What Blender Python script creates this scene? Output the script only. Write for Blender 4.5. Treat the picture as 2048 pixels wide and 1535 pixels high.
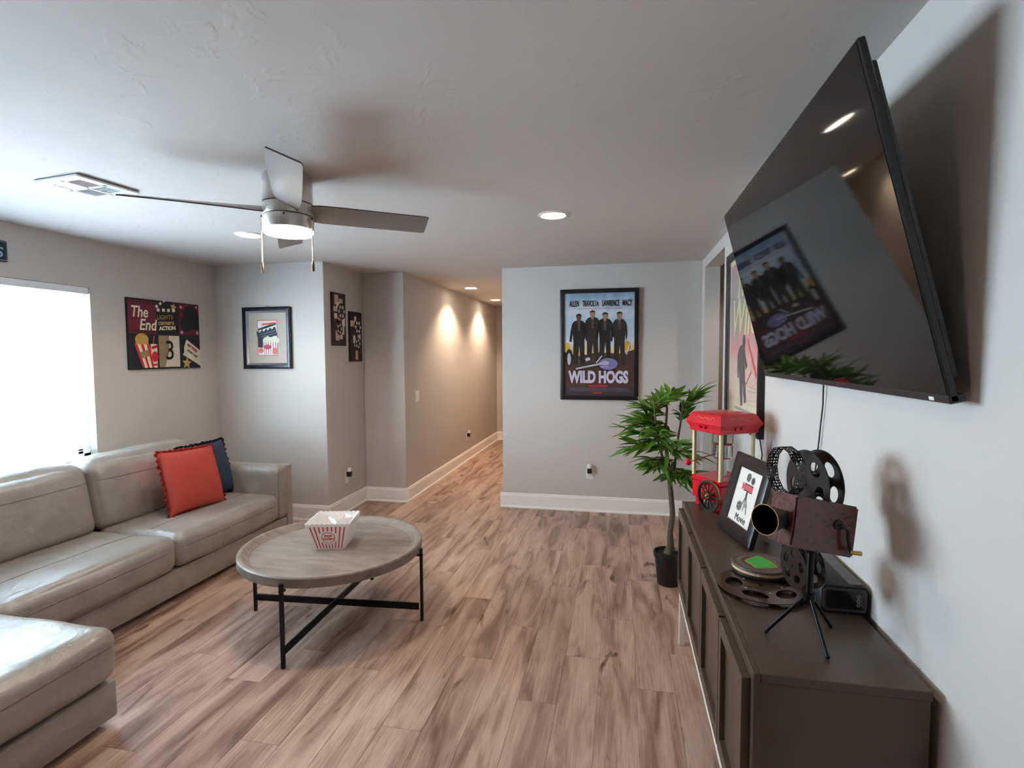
import bpy, bmesh, math, random
from mathutils import Vector, Matrix, noise as mnoise

for _o in list(bpy.data.objects):
    bpy.data.objects.remove(_o)
scene = bpy.context.scene
COL = scene.collection
PI = math.pi
rnd = random.Random(7)

# ------------------------------------------------------------------ camera
cam_d = bpy.data.cameras.new('camera')
cam = bpy.data.objects.new('camera', cam_d)
COL.objects.link(cam)
cam_d.sensor_fit = 'HORIZONTAL'
cam_d.sensor_width = 36.0
cam_d.lens = 1057.87 / 2048 * 36.0
cam_d.clip_start = 0.05
_r = Vector((0.97936177, 0.202038, -0.00558306))
_u = Vector((-0.00584345, 0.05591567, 0.9984184))
_f = Vector((-0.20203063, 0.97778018, -0.05594227))
cam.matrix_world = Matrix(((_r.x, _u.x, -_f.x, 0.0), (_r.y, _u.y, -_f.y, 0.0),
                           (_r.z, _u.z, -_f.z, 1.5722), (0, 0, 0, 1)))
scene.camera = cam

# ------------------------------------------------------------------ exposure, sky, lights
EXPOSURE = 1.50
SKY = 14.0
SUN = 120.0
CAN_W = 8.0
FAN_W = 17.0
vs = scene.view_settings
scene.display_settings.display_device = 'sRGB'
vs.view_transform = 'Standard'
vs.look = 'None'
vs.gamma = 1.0
vs.use_curve_mapping = False
vs.exposure = EXPOSURE
world = bpy.data.worlds.new('sky')
scene.world = world
world.use_nodes = True
_nt = world.node_tree
_nt.nodes['Background'].inputs[0].default_value = (0.66, 0.86, 1.0, 1)
_nt.nodes['Background'].inputs[1].default_value = SKY
scene.cycles.max_bounces = 10
scene.cycles.diffuse_bounces = 6
scene.cycles.transparent_max_bounces = 16
scene.cycles.sample_clamp_indirect = 6.0
scene.cycles.caustics_reflective = False
scene.cycles.caustics_refractive = False


def light(name, kind, loc, energy, color, size=None, rot=None, spot=None, blend=0.5):
    d = bpy.data.lights.new(name, kind)
    d.energy = energy
    d.color = color
    if kind == 'AREA':
        d.shape = 'RECTANGLE'
        d.size, d.size_y = size
    elif size is not None:
        d.shadow_soft_size = size
    if kind == 'SPOT':
        d.spot_size = spot
        d.spot_blend = blend
    o = bpy.data.objects.new(name, d)
    COL.objects.link(o)
    o.location = loc
    if rot:
        o.rotation_euler = rot
    return o


# window on the left wall: a sky portal in the opening (it emits nothing itself)
WY0, WY1, WZ0, WZ1 = 1.22, 3.245, 0.80, 2.085
_p = light('window_sky_portal', 'AREA', (-4.05, (WY0 + WY1) / 2, (WZ0 + WZ1) / 2), 1.0, (1, 1, 1),
           size=(WZ1 - WZ0, WY1 - WY0), rot=(0, -PI / 2, 0))
_p.data.cycles.is_portal = True
# sun standing behind the house: it lights the ground outside and never shines straight in
_s = light('sun', 'SUN', (6, 0, 12), SUN, (1.0, 1.0, 1.0), rot=(0, math.radians(24), 0))
_s.data.angle = 0.01

WARM = (1.0, 0.84, 0.68)
CANS = [(-0.42, 3.336), (-2.62, 3.39), (-1.92, 6.69), (-1.96, 8.24), (-0.42, 0.75), (-2.62, 0.75)]

# ------------------------------------------------------------------ helpers


def srgb(r, g, b):
    def f(c):
        c /= 255.0
        return c / 12.92 if c <= 0.04045 else ((c + 0.055) / 1.055) ** 2.4
    return (f(r), f(g), f(b), 1.0)


_mats = {}


def M(name, col, rough=0.5, metal=0.0, var=0.06, scale=8.0, stretch=(1, 1, 1), bump=0.0, bscale=60.0,
      coat=0.0, spec=0.5, emit=None, estr=0.0, rand=0.0, trans=0.0):
    if name in _mats:
        return _mats[name]
    m = bpy.data.materials.new(name)
    m.use_nodes = True
    nt = m.node_tree
    N, L = nt.nodes, nt.links
    b = N['Principled BSDF']
    b.inputs['Roughness'].default_value = rough
    b.inputs['Metallic'].default_value = metal
    b.inputs['Specular IOR Level'].default_value = spec
    b.inputs['Coat Weight'].default_value = coat
    tc = N.new('ShaderNodeTexCoord')
    mp = N.new('ShaderNodeMapping')
    mp.inputs['Scale'].default_value = stretch
    L.new(tc.outputs['Object'], mp.inputs['Vector'])
    nz = N.new('ShaderNodeTexNoise')
    nz.inputs['Scale'].default_value = scale
    nz.inputs['Detail'].default_value = 4.0
    L.new(mp.outputs['Vector'], nz.inputs['Vector'])
    cr = N.new('ShaderNodeMix')
    cr.data_type = 'RGBA'
    lo = [c * (1 - var * 1.5) for c in col[:3]] + [1]
    hi = [min(1, c * (1 + var * 1.5)) for c in col[:3]] + [1]
    cr.inputs[6].default_value = lo
    cr.inputs[7].default_value = hi
    L.new(nz.outputs['Fac'], cr.inputs[0])
    outc = cr.outputs[2]
    if rand:
        oi = N.new('ShaderNodeObjectInfo')
        hs = N.new('ShaderNodeHueSaturation')
        mr = N.new('ShaderNodeMapRange')
        mr.inputs['To Min'].default_value = 1 - rand
        mr.inputs['To Max'].default_value = 1 + rand
        L.new(oi.outputs['Random'], mr.inputs['Value'])
        L.new(mr.outputs[0], hs.inputs['Value'])
        mr2 = N.new('ShaderNodeMapRange')
        mr2.inputs['To Min'].default_value = 0.47
        mr2.inputs['To Max'].default_value = 0.53
        ml = N.new('ShaderNodeMath')
        ml.operation = 'MULTIPLY'
        ml.inputs[1].default_value = 7.31
        fr = N.new('ShaderNodeMath')
        fr.operation = 'FRACT'
        L.new(oi.outputs['Random'], ml.inputs[0])
        L.new(ml.outputs[0], fr.inputs[0])
        L.new(fr.outputs[0], mr2.inputs['Value'])
        L.new(mr2.outputs[0], hs.inputs['Hue'])
        L.new(outc, hs.inputs['Color'])
        outc = hs.outputs[0]
    L.new(outc, b.inputs['Base Color'])
    if bump:
        n2 = N.new('ShaderNodeTexNoise')
        n2.inputs['Scale'].default_value = bscale
        n2.inputs['Detail'].default_value = 3.0
        L.new(mp.outputs['Vector'], n2.inputs['Vector'])
        bp = N.new('ShaderNodeBump')
        bp.inputs['Strength'].default_value = bump
        bp.inputs['Distance'].default_value = 0.01
        L.new(n2.outputs['Fac'], bp.inputs['Height'])
        L.new(bp.outputs[0], b.inputs['Normal'])
    if emit:
        b.inputs['Emission Color'].default_value = emit
        b.inputs['Emission Strength'].default_value = estr
    if trans:
        # thin translucent plastic
        out = N['Material Output']
        tr = N.new('ShaderNodeBsdfTranslucent')
        tr.inputs[0].default_value = col
        mx = N.new('ShaderNodeMixShader')
        mx.inputs[0].default_value = trans
        L.new(b.outputs[0], mx.inputs[1])
        L.new(tr.outputs[0], mx.inputs[2])
        L.new(mx.outputs[0], out.inputs[0])
    _mats[name] = m
    return m


def glass_mat(name, tint=(1, 1, 1, 1), refl=0.06, rough=0.0):
    if name in _mats:
        return _mats[name]
    m = bpy.data.materials.new(name)
    m.use_nodes = True
    N, L = m.node_tree.nodes, m.node_tree.links
    N.remove(N['Principled BSDF'])
    t = N.new('ShaderNodeBsdfTransparent')
    t.inputs[0].default_value = tint
    g = N.new('ShaderNodeBsdfGlossy')
    g.inputs['Roughness'].default_value = rough
    fr = N.new('ShaderNodeFresnel')
    fr.inputs[0].default_value = 1.0 + refl * 7
    ge = N.new('ShaderNodeNewGeometry')
    sb = N.new('ShaderNodeMath')
    sb.operation = 'SUBTRACT'
    sb.use_clamp = True
    L.new(fr.outputs[0], sb.inputs[0])
    L.new(ge.outputs['Backfacing'], sb.inputs[1])
    mx = N.new('ShaderNodeMixShader')
    L.new(sb.outputs[0], mx.inputs[0])
    L.new(t.outputs[0], mx.inputs[1])
    L.new(g.outputs[0], mx.inputs[2])
    L.new(mx.outputs[0], N['Material Output'].inputs[0])
    _mats[name] = m
    return m


class MB:
    """collects shapes into one bmesh; build() links them as ONE object"""

    def __init__(s):
        s.bm = bmesh.new()

    def add(s, tmp, mat4=None):
        if mat4 is not None:
            bmesh.ops.transform(tmp, matrix=mat4, verts=tmp.verts)
        me = bpy.data.meshes.new('tmp')
        tmp.to_mesh(me)
        tmp.free()
        s.bm.from_mesh(me)
        bpy.data.meshes.remove(me)
        return s

    def box(s, c, d, rot=None, bev=0.0, seg=1):
        t = bmesh.new()
        bmesh.ops.create_cube(t, size=1.0)
        bmesh.ops.scale(t, vec=d, verts=t.verts)
        if bev:
            bmesh.ops.bevel(t, geom=t.edges[:], offset=bev, segments=seg, profile=0.6, affect='EDGES')
        m = Matrix.Translation(c)
        if rot is not None:
            m = m @ rot.to_4x4()
        return s.add(t, m)

    def span(s, a, b, bev=0.0, seg=1):
        c = [(a[i] + b[i]) / 2 for i in range(3)]
        d = [abs(b[i] - a[i]) for i in range(3)]
        return s.box(c, d, None, bev, seg)

    def cyl(s, p0, p1, r0, r1=None, n=16, caps=True):
        r1 = r0 if r1 is None else r1
        p0, p1 = Vector(p0), Vector(p1)
        d = p1 - p0
        t = bmesh.new()
        bmesh.ops.create_cone(t, cap_ends=caps, segments=n, radius1=r0, radius2=r1, depth=d.length)
        q = d.to_track_quat('Z', 'Y')
        return s.add(t, Matrix.Translation((p0 + p1) / 2) @ q.to_matrix().to_4x4())

    def sphere(s, c, r, n=12, sc=(1, 1, 1)):
        t = bmesh.new()
        bmesh.ops.create_uvsphere(t, u_segments=n, v_segments=max(6, n // 2 + 2), radius=r)
        return s.add(t, Matrix.Translation(c) @ Matrix.Diagonal((*sc, 1)))

    def lathe(s, prof, n=32, mat4=None, closed=False):
        t = bmesh.new()
        rings = []
        for r, z in prof:
            if r < 1e-6:
                rings.append([t.verts.new((0, 0, z))])
            else:
                rings.append([t.verts.new((r * math.cos(2 * PI * i / n), r * math.sin(2 * PI * i / n), z)) for i in range(n)])
        if closed:
            rings.append(rings[0])
        for a, b in zip(rings, rings[1:]):
            for i in range(n):
                j = (i + 1) % n
                if len(a) == 1 and len(b) == 1:
                    continue
                if len(a) == 1:
                    t.faces.new((a[0], b[j], b[i]))
                elif len(b) == 1:
                    t.faces.new((a[i], a[j], b[0]))
                else:
                    t.faces.new((a[i], a[j], b[j], b[i]))
        bmesh.ops.recalc_face_normals(t, faces=t.faces)
        return s.add(t, mat4)

    def tube(s, pts, r, n=8, closed=False, rads=None):
        pts = [Vector(p) for p in pts]
        t = bmesh.new()
        rings = []
        m = len(pts)
        up = Vector((0.13, 0.21, 1)).normalized()
        for i, p in enumerate(pts):
            if closed:
                d = pts[(i + 1) % m] - pts[i - 1]
            else:
                d = pts[min(i + 1, m - 1)] - pts[max(i - 1, 0)]
            d.normalize()
            a = d.cross(up)
            if a.length < 0.05:
                a = d.cross(Vector((1, 0, 0)))
            a.normalize()
            b = d.cross(a)
            rr = rads[i] if rads else r
            rings.append([t.verts.new(p + a * rr * math.cos(2 * PI * k / n) + b * rr * math.sin(2 * PI * k / n)) for k in range(n)])
        for i in range(m if closed else m - 1):
            A, B = rings[i], rings[(i + 1) % m]
            for k in range(n):
                t.faces.new((A[k], A[(k + 1) % n], B[(k + 1) % n], B[k]))
        if not closed:
            t.faces.new(rings[0][::-1])
            t.faces.new(rings[-1])
        bmesh.ops.recalc_face_normals(t, faces=t.faces)
        return s.add(t)

    def prism(s, poly, h, mat4=None, bev=0.0):
        """poly in XY, extruded from z=0 to z=h"""
        t = bmesh.new()
        lo = [t.verts.new((x, y, 0)) for x, y in poly]
        hi = [t.verts.new((x, y, h)) for x, y in poly]
        t.faces.new(lo[::-1])
        t.faces.new(hi)
        n = len(poly)
        for i in range(n):
            t.faces.new((lo[i], lo[(i + 1) % n], hi[(i + 1) % n], hi[i]))
        bmesh.ops.recalc_face_normals(t, faces=t.faces)
        if bev:
            bmesh.ops.bevel(t, geom=t.edges[:], offset=bev, segments=1, affect='EDGES')
        return s.add(t, mat4)

    def ngon(s, pts):
        vs_ = [s.bm.verts.new(p) for p in pts]
        s.bm.faces.new(vs_)
        return s

    def build(s, name, mat, parent=None, loc=None, smooth=True, angle=35.0):
        me = bpy.data.meshes.new(name)
        s.bm.to_mesh(me)
        s.bm.free()
        return link(name, me, mat, parent, loc, smooth, angle)


def link(name, me, mat, parent=None, loc=None, smooth=True, angle=35.0):
    if mat is not None and not me.materials:
        me.materials.append(mat)
    if smooth and len(me.polygons):
        me.shade_smooth()
        me.set_sharp_from_angle(angle=math.radians(angle))
    o = bpy.data.objects.new(name, me)
    COL.objects.link(o)
    if parent is not None:
        o.parent = parent
    if loc is not None:
        o.location = loc
    return o


def tag(o, label, cat, group=None):
    o['label'] = label
    o['category'] = cat
    if group:
        o['group'] = group
    return o


def thing(name, label, cat, loc=(0, 0, 0), rotz=0.0, group=None):
    o = bpy.data.objects.new(name, None)
    o.empty_display_size = 0.1
    COL.objects.link(o)
    o.location = loc
    o.rotation_euler = (0, 0, rotz)
    return tag(o, label, cat, group)


def struct(o):
    o['kind'] = 'structure'
    return o


def copy_tree(o, parent=None):
    c = o.copy()
    COL.objects.link(c)
    if parent is not None:
        c.parent = parent
    for ch in list(o.children):
        copy_tree(ch, c)
    return c


def text_obj(name, body, size, mat, parent, at, xdir=(1, 0, 0), ydir=(0, 0, 1), shear=0.0, bold=0.0, sx=1.0, depth=0.0003, spacing=1.0):
    """flat lettering in the plane spanned by xdir / ydir, centred on at"""
    cu = bpy.data.curves.new('tmp_text', 'FONT')
    cu.body = body
    cu.size = size
    cu.align_x = 'CENTER'
    cu.align_y = 'CENTER'
    cu.shear = shear
    cu.offset = bold
    cu.extrude = depth
    cu.space_character = spacing
    cu.resolution_u = 3
    to = bpy.data.objects.new('tmp_text', cu)
    COL.objects.link(to)
    dg = bpy.context.evaluated_depsgraph_get()
    me = bpy.data.meshes.new_from_object(to.evaluated_get(dg))
    bpy.data.objects.remove(to)
    bpy.data.curves.remove(cu)
    x, y = Vector(xdir).normalized(), Vector(ydir).normalized()
    z = x.cross(y)
    m = Matrix(((x.x * sx, y.x, z.x, at[0]), (x.y * sx, y.y, z.y, at[1]), (x.z * sx, y.z, z.z, at[2]), (0, 0, 0, 1)))
    me.transform(m)
    me.name = name
    me.materials.clear()
    return link(name, me, mat, parent, smooth=False)


class Print:
    """flat printed shapes on a plane y = -d of a wall piece (x right, z up, facing -y)"""

    def __init__(s, parent, d):
        s.p, s.d, s.k = parent, d, 0

    def polys(s, name, polys, mat, layer=1):
        b = MB()
        y = -(s.d + layer * 0.0006)
        for i, pl in enumerate(polys):
            b.ngon([(x, y - i * 0.00004, z) for x, z in pl])
        return b.build(name, mat, s.p, smooth=False)

    def each(s, name, polys, mat, layer=1):
        for pl in polys:
            s.polys(name, [pl], mat, layer)

    def text(s, body, size, mat, x, z, layer=4, ang=0.0, **k):
        c, sn = math.cos(ang), math.sin(ang)
        return text_obj('lettering', body, size, mat, s.p, (x, -(s.d + layer * 0.0006), z), (c, 0, sn), (-sn, 0, c), **k)


def rect(x0, z0, x1, z1):
    return [(x0, z0), (x1, z0), (x1, z1), (x0, z1)]


def circ(x, z, r, n=20, rz=None):
    rz = r if rz is None else rz
    return [(x + r * math.cos(2 * PI * i / n), z + rz * math.sin(2 * PI * i / n)) for i in range(n)]


def star(x, z, r, a=0.0):
    return [(x + (r if i % 2 == 0 else r * 0.42) * math.sin(a + i * PI / 5), z + (r if i % 2 == 0 else r * 0.42) * math.cos(a + i * PI / 5)) for i in range(10)]


def rotp(poly, a, cx, cz):
    c, s_ = math.cos(a), math.sin(a)
    return [(cx + (x - cx) * c - (z - cz) * s_, cz + (x - cx) * s_ + (z - cz) * c) for x, z in poly]


def frame_bars(x0, z0, x1, z1, w, d0, d1, parent, mat, name='frame', slope=0.0):
    """mitred frame: four bars in one mesh; front face at y=-d1, back at y=-d0; slope sinks the inner edge"""
    b = MB()
    o = [(x0, z0), (x1, z0), (x1, z1), (x0, z1)]
    i = [(x0 + w, z0 + w), (x1 - w, z0 + w), (x1 - w, z1 - w), (x0 + w, z1 - w)]
    t = bmesh.new()
    V = {}
    for k in range(4):
        V['ob', k] = t.verts.new((o[k][0], -d0, o[k][1]))
        V['of', k] = t.verts.new((o[k][0], -d1, o[k][1]))
        V['if', k] = t.verts.new((i[k][0], -(d1 - slope), i[k][1]))
        V['ib', k] = t.verts.new((i[k][0], -d0, i[k][1]))
    for k in range(4):
        j = (k + 1) % 4
        for a, c in (('ob', 'of'), ('of', 'if'), ('if', 'ib'), ('ib', 'ob')):
            t.faces.new((V[a, k], V[a, j], V[c, j], V[c, k]))
    bmesh.ops.recalc_face_normals(t, faces=t.faces)
    bmesh.ops.bevel(t, geom=[e for e in t.edges], offset=min(0.0015, w * 0.1), segments=1, affect='EDGES')
    b.add(t)
    return b.build(name, mat, parent)


# ------------------------------------------------------------------ materials of the room

def wall_mat(name, col, s1=18.0, st=0.35, dist=0.006, rough=0.75, lo=0.46, hi=0.60):
    m = bpy.data.materials.new(name)
    m.use_nodes = True
    N, L = m.node_tree.nodes, m.node_tree.links
    b = N['Principled BSDF']
    b.inputs['Roughness'].default_value = rough
    b.inputs['Specular IOR Level'].default_value = 0.3
    geo = N.new('ShaderNodeNewGeometry')
    n1 = N.new('ShaderNodeTexNoise')
    n1.inputs['Scale'].default_value = s1
    n1.inputs['Detail'].default_value = 4
    n1.inputs['Distortion'].default_value = 1.2
    L.new(geo.outputs['Position'], n1.inputs['Vector'])
    r = N.new('ShaderNodeValToRGB')
    r.color_ramp.elements[0].position = lo
    r.color_ramp.elements[1].position = hi
    L.new(n1.outputs['Fac'], r.inputs[0])
    n2 = N.new('ShaderNodeTexNoise')
    n2.inputs['Scale'].default_value = 160
    L.new(geo.outputs['Position'], n2.inputs['Vector'])
    ad = N.new('ShaderNodeMath')
    ad.operation = 'MULTIPLY_ADD'
    ad.inputs[1].default_value = 0.25
    L.new(n2.outputs['Fac'], ad.inputs[0])
    L.new(r.outputs[0], ad.inputs[2])
    bp = N.new('ShaderNodeBump')
    bp.inputs['Strength'].default_value = st
    bp.inputs['Distance'].default_value = dist
    L.new(ad.outputs[0], bp.inputs['Height'])
    L.new(bp.outputs[0], b.inputs['Normal'])
    b.inputs['Base Color'].default_value = col
    return m


WALL = wall_mat('greige_wall_paint', srgb(203, 197, 192), 22, 0.07, 0.003)
CEIL = wall_mat('textured_ceiling_paint', srgb(206, 199, 194), 8.0, 0.22, 0.005, lo=0.57, hi=0.65)
TRIM = M('white_trim_paint', srgb(244, 240, 237), 0.4, var=0.01)


def plank_mat():
    m = bpy.data.materials.new('greyed_oak_plank')
    m.use_nodes = True
    N, L = m.node_tree.nodes, m.node_tree.links
    b = N['Principled BSDF']
    tc = N.new('ShaderNodeTexCoord')
    oi = N.new('ShaderNodeObjectInfo')
    off = N.new('ShaderNodeVectorMath')
    off.operation = 'SCALE'
    off.inputs[0].default_value = (37.0, 91.0, 53.0)
    L.new(oi.outputs['Random'], off.inputs['Scale'])
    ad = N.new('ShaderNodeVectorMath')
    ad.operation = 'ADD'
    L.new(tc.outputs['Object'], ad.inputs[0])
    L.new(off.outputs[0], ad.inputs[1])

    def noise(scale, stretch, detail=4, dist=0.0):
        mp = N.new('ShaderNodeMapping')
        mp.inputs['Scale'].default_value = stretch
        L.new(ad.outputs[0], mp.inputs['Vector'])
        n = N.new('ShaderNodeTexNoise')
        n.inputs['Scale'].default_value = scale
        n.inputs['Detail'].default_value = detail
        n.inputs['Distortion'].default_value = dist
        L.new(mp.outputs[0], n.inputs['Vector'])
        return n.outputs['Fac']

    def ramp(src, stops):
        r = N.new('ShaderNodeValToRGB')
        e = r.color_ramp.elements
        e[0].position, e[0].color = stops[0]
        e[1].position, e[1].color = stops[-1]
        for p, c in stops[1:-1]:
            q = e.new(p)
            q.color = c
        L.new(src, r.inputs[0])
        return r.outputs[0]

    def mix(kind, fac, a, c):
        x = N.new('ShaderNodeMix')
        x.data_type = 'RGBA'
        x.blend_type = kind
        if isinstance(fac, float):
            x.inputs[0].default_value = fac
        else:
            L.new(fac, x.inputs[0])
        for s_, v in ((6, a), (7, c)):
            if isinstance(v, tuple):
                x.inputs[s_].default_value = v
            else:
                L.new(v, x.inputs[s_])
        return x.outputs[2]

    # broad streaks along the board
    broad = noise(3.2, (3.2, 0.50, 1), 4, 0.8)
    base = ramp(broad, [(0.27, srgb(108, 82, 70)), (0.40, srgb(154, 126, 111)), (0.54, srgb(186, 158, 142)), (0.72, srgb(204, 179, 163))])
    # fine grain
    fine = noise(46, (4.6, 0.16, 1), 5, 0.2)
    grain = ramp(fine, [(0.30, (0.70, 0.67, 0.65, 1)), (0.5, (0.97, 0.96, 0.96, 1)), (0.7, (1.05, 1.045, 1.04, 1))])
    c1 = mix('MULTIPLY', 0.85, base, grain)
    # cathedral figure
    mp = N.new('ShaderNodeMapping')
    mp.inputs['Scale'].default_value = (1.0, 0.10, 1)
    L.new(ad.outputs[0], mp.inputs['Vector'])
    wv = N.new('ShaderNodeTexWave')
    wv.wave_type = 'RINGS'
    wv.rings_direction = 'Z'
    wv.inputs['Scale'].default_value = 16
    wv.inputs['Distortion'].default_value = 5.5
    wv.inputs['Detail'].default_value = 2.0
    wv.inputs['Detail Scale'].default_value = 1.6
    L.new(mp.outputs[0], wv.inputs['Vector'])
    figmask = ramp(noise(2.3, (3.0, 0.55, 1), 2, 0.0), [(0.5, (0, 0, 0, 1)), (0.64, (1, 1, 1, 1))])
    wr = ramp(wv.outputs['Fac'], [(0.15, (0.74, 0.72, 0.70, 1)), (0.6, (1, 1, 1, 1))])
    fm = N.new('ShaderNodeMath')
    fm.operation = 'MULTIPLY'
    fm.inputs[1].default_value = 0.7
    L.new(figmask, fm.inputs[0])
    c2 = mix('MULTIPLY', fm.outputs[0], c1, wr)
    # dark knots, drawn out along the grain
    kn = noise(3.6, (1.9, 0.62, 1), 4, 1.3)
    km = ramp(kn, [(0.65, (0, 0, 0, 1)), (0.74, (1, 1, 1, 1))])
    c3 = mix('MULTIPLY', km, c2, srgb(134, 106, 94))
    # board-to-board tone
    mr = N.new('ShaderNodeMapRange')
    mr.inputs['To Min'].default_value = 0.96
    mr.inputs['To Max'].default_value = 1.12
    L.new(oi.outputs['Random'], mr.inputs['Value'])
    hs = N.new('ShaderNodeHueSaturation')
    hs.inputs['Saturation'].default_value = 1.05
    L.new(mr.outputs[0], hs.inputs['Value'])
    L.new(c3, hs.inputs['Color'])
    L.new(hs.outputs[0], b.inputs['Base Color'])
    b.inputs['Roughness'].default_value = 0.42
    b.inputs['Specular IOR Level'].default_value = 0.4
    bp = N.new('ShaderNodeBump')
    bp.inputs['Strength'].default_value = 0.12
    bp.inputs['Distance'].default_value = 0.002
    L.new(fine, bp.inputs['Height'])
    L.new(bp.outputs[0], b.inputs['Normal'])
    return m


PLANK = plank_mat()

# ------------------------------------------------------------------ room shell
XL, XR, YB, YA, YF, YE, XA, XH, XF, H = -3.87, 0.7405, 4.482, 5.236, 5.269, 9.453, -2.703, -2.238, -1.190, 2.44
YN = -6.0          # wall behind the camera
T = 0.13


def solid(name, a, b, mat=WALL, bev=0.0):
    return struct(MB().span(a, b, bev, 2 if bev else 1).build(name, mat))


# floor base with every board a part of it
floor = struct(MB().span((XL - T, YN - T, -0.08), (2.2, YE + T, -0.006)).build('floor', PLANK))
PW, PL = 0.178, 1.22
plank_meshes = {}


def plank_mesh(w, l):
    k = (round(w, 3), round(l, 3))
    if k not in plank_meshes:
        t = bmesh.new()
        g = 0.0004
        x, y, c = w / 2 - g, l / 2 - g, 0.0009
        lo = [t.verts.new((sx * x, sy * y, -0.006)) for sx, sy in ((-1, -1), (1, -1), (1, 1), (-1, 1))]
        mid = [t.verts.new((sx * x, sy * y, -c)) for sx, sy in ((-1, -1), (1, -1), (1, 1), (-1, 1))]
        hi = [t.verts.new((sx * (x - c), sy * (y - c), 0)) for sx, sy in ((-1, -1), (1, -1), (1, 1), (-1, 1))]
        for A, B in ((lo, mid), (mid, hi)):
            for i in range(4):
                t.faces.new((A[i], A[(i + 1) % 4], B[(i + 1) % 4], B[i]))
        t.faces.new(hi)
        me = bpy.data.meshes.new('plank')
        t.to_mesh(me)
        t.free()
        me.materials.append(PLANK)
        plank_meshes[k] = me
    return plank_meshes[k]


x = XR + 0.05
row = 0
while x > XL - 0.02:
    xc = x - PW / 2
    # end of this row: the deepest part of the plan it crosses
    xa, xb = x - PW, x
    yend = YB + 0.03
    if xb > XA:
        yend = YA + 0.03
    if xb > XH and xa < XF:
        yend = YE + 0.03
    elif xa >= XF:
        yend = YF + 0.03
    y = -1.1 - ((row * 0.47 + rnd.uniform(-0.12, 0.12)) % PL)
    while y < yend:
        y0, y1 = y, min(y + PL, yend)
        if y1 - y0 > 0.04:
            o = bpy.data.objects.new('plank', plank_mesh(PW, y1 - y0))
            COL.objects.link(o)
            o.parent = floor
            o.location = (xc, (y0 + y1) / 2, 0)
        y += PL
    x -= PW
    row += 1

# left wall with its window hole
b = MB()
b.span((XL - T, YN - T, 0), (XL, WY0, H)).span((XL - T, WY1, 0), (XL, YB + T, H))
b.span((XL - T, WY0, 0), (XL, WY1, WZ0)).span((XL - T, WY0, WZ1), (XL, WY1, H))
struct(b.build('wall_left', WALL, smooth=False))
solid('wall_back_left', (XL, YB, -0.02), (XA, YA + T, H + 0.02), bev=0.012)
solid('wall_hall_left', (XA, YA, -0.02), (XH, YE + T, H + 0.02), bev=0.012)
solid('wall_hall_end', (XH, YE, 0), (XF, YE + T, H))
solid('wall_hall_right', (XF, YF + T, 0), (XF + T, YE + T, H))
solid('wall_back_right', (XF, YF, -0.02), (XR + T, YF + T, H + 0.02), bev=0.012)
solid('wall_front', (XL, YN - T, 0), (XR, YN, H))
OY0, OY1, OZ = 4.17, 5.10, 2.352     # cased opening in the right wall
b = MB()
b.span((XR, YN - T, 0), (XR + T, OY0, H)).span((XR, OY1, 0), (XR + T, YF, H)).span((XR, OY0, OZ), (XR + T, OY1, H))
struct(b.build('wall_right', WALL, smooth=False))
# small room seen through the opening
SIDE = wall_mat('side_room_dimmed_wall', srgb(176, 164, 152), 22, 0.2, 0.003)  # wall colour darkened and warmed to paint this room's low light
solid('wall_side_room_end', (XR + T, 5.62, 0), (2.2, 5.75, H), SIDE)
solid('wall_side_room_far', (2.07, 3.4, 0), (2.2, 5.62, H), SIDE)
solid('wall_side_room_near', (XR + T, 3.3, 0), (2.2, 3.4, H), SIDE)
solid('wall_side_room_stub', (XR + T, YF, 0), (XR + 2 * T, 5.62, H), SIDE)
light('side_room_fill', 'SPOT', (1.45, 4.55, H - 0.03), 9.0, WARM, size=0.06, spot=math.radians(150), blend=0.6)  # added fill without a fixture, keeps the side room from going black
struct(MB().span((XL - T, YN - T, H), (2.2, YE + T, H + 0.1)).build('ceiling', CEIL))


def baseboard(name, p0, p1, nrm):
    """white board with bead cap and quarter-round shoe along a wall foot"""
    p0, p1, n = Vector(p0), Vector(p1), Vector(nrm)
    prof = [(0, 0), (0.026, 0), (0.026, 0.010), (0.021, 0.019), (0.015, 0.021), (0.015, 0.128), (0.011, 0.136), (0.010, 0.146), (0.004, 0.152), (0, 0.152)]
    t = bmesh.new()
    A = [t.verts.new(p0 + n * u + Vector((0, 0, v))) for u, v in prof]
    B = [t.verts.new(p1 + n * u + Vector((0, 0, v))) for u, v in prof]
    for i in range(len(prof)):
        j = (i + 1) % len(prof)
        t.faces.new((A[i], A[j], B[j], B[i]))
    t.faces.new(A)
    t.faces.new(B[::-1])
    bmesh.ops.recalc_face_normals(t, faces=t.faces)
    return struct(MB().add(t).build(name, TRIM, angle=20))


e = 0.026
baseboard('baseboard_left', (XL, YN, 0), (XL, YB, 0), (1, 0, 0))
baseboard('baseboard_back_left', (XL, YB, 0), (XA + e, YB, 0), (0, -1, 0))
baseboard('baseboard_alcove_side', (XA, YB, 0), (XA, YA, 0), (1, 0, 0))
baseboard('baseboard_alcove_back', (XA, YA, 0), (XH + e, YA, 0), (0, -1, 0))
baseboard('baseboard_hall_left', (XH, YA, 0), (XH, YE, 0), (1, 0, 0))
baseboard('baseboard_hall_end', (XH, YE, 0), (XF, YE, 0), (0, -1, 0))
baseboard('baseboard_hall_right', (XF, YF, 0), (XF, YE, 0), (-1, 0, 0))
baseboard('baseboard_back_right', (XF - e, YF, 0), (XR, YF, 0), (0, -1, 0))
baseboard('baseboard_right', (XR, YN, 0), (XR, OY0, 0), (-1, 0, 0))

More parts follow.
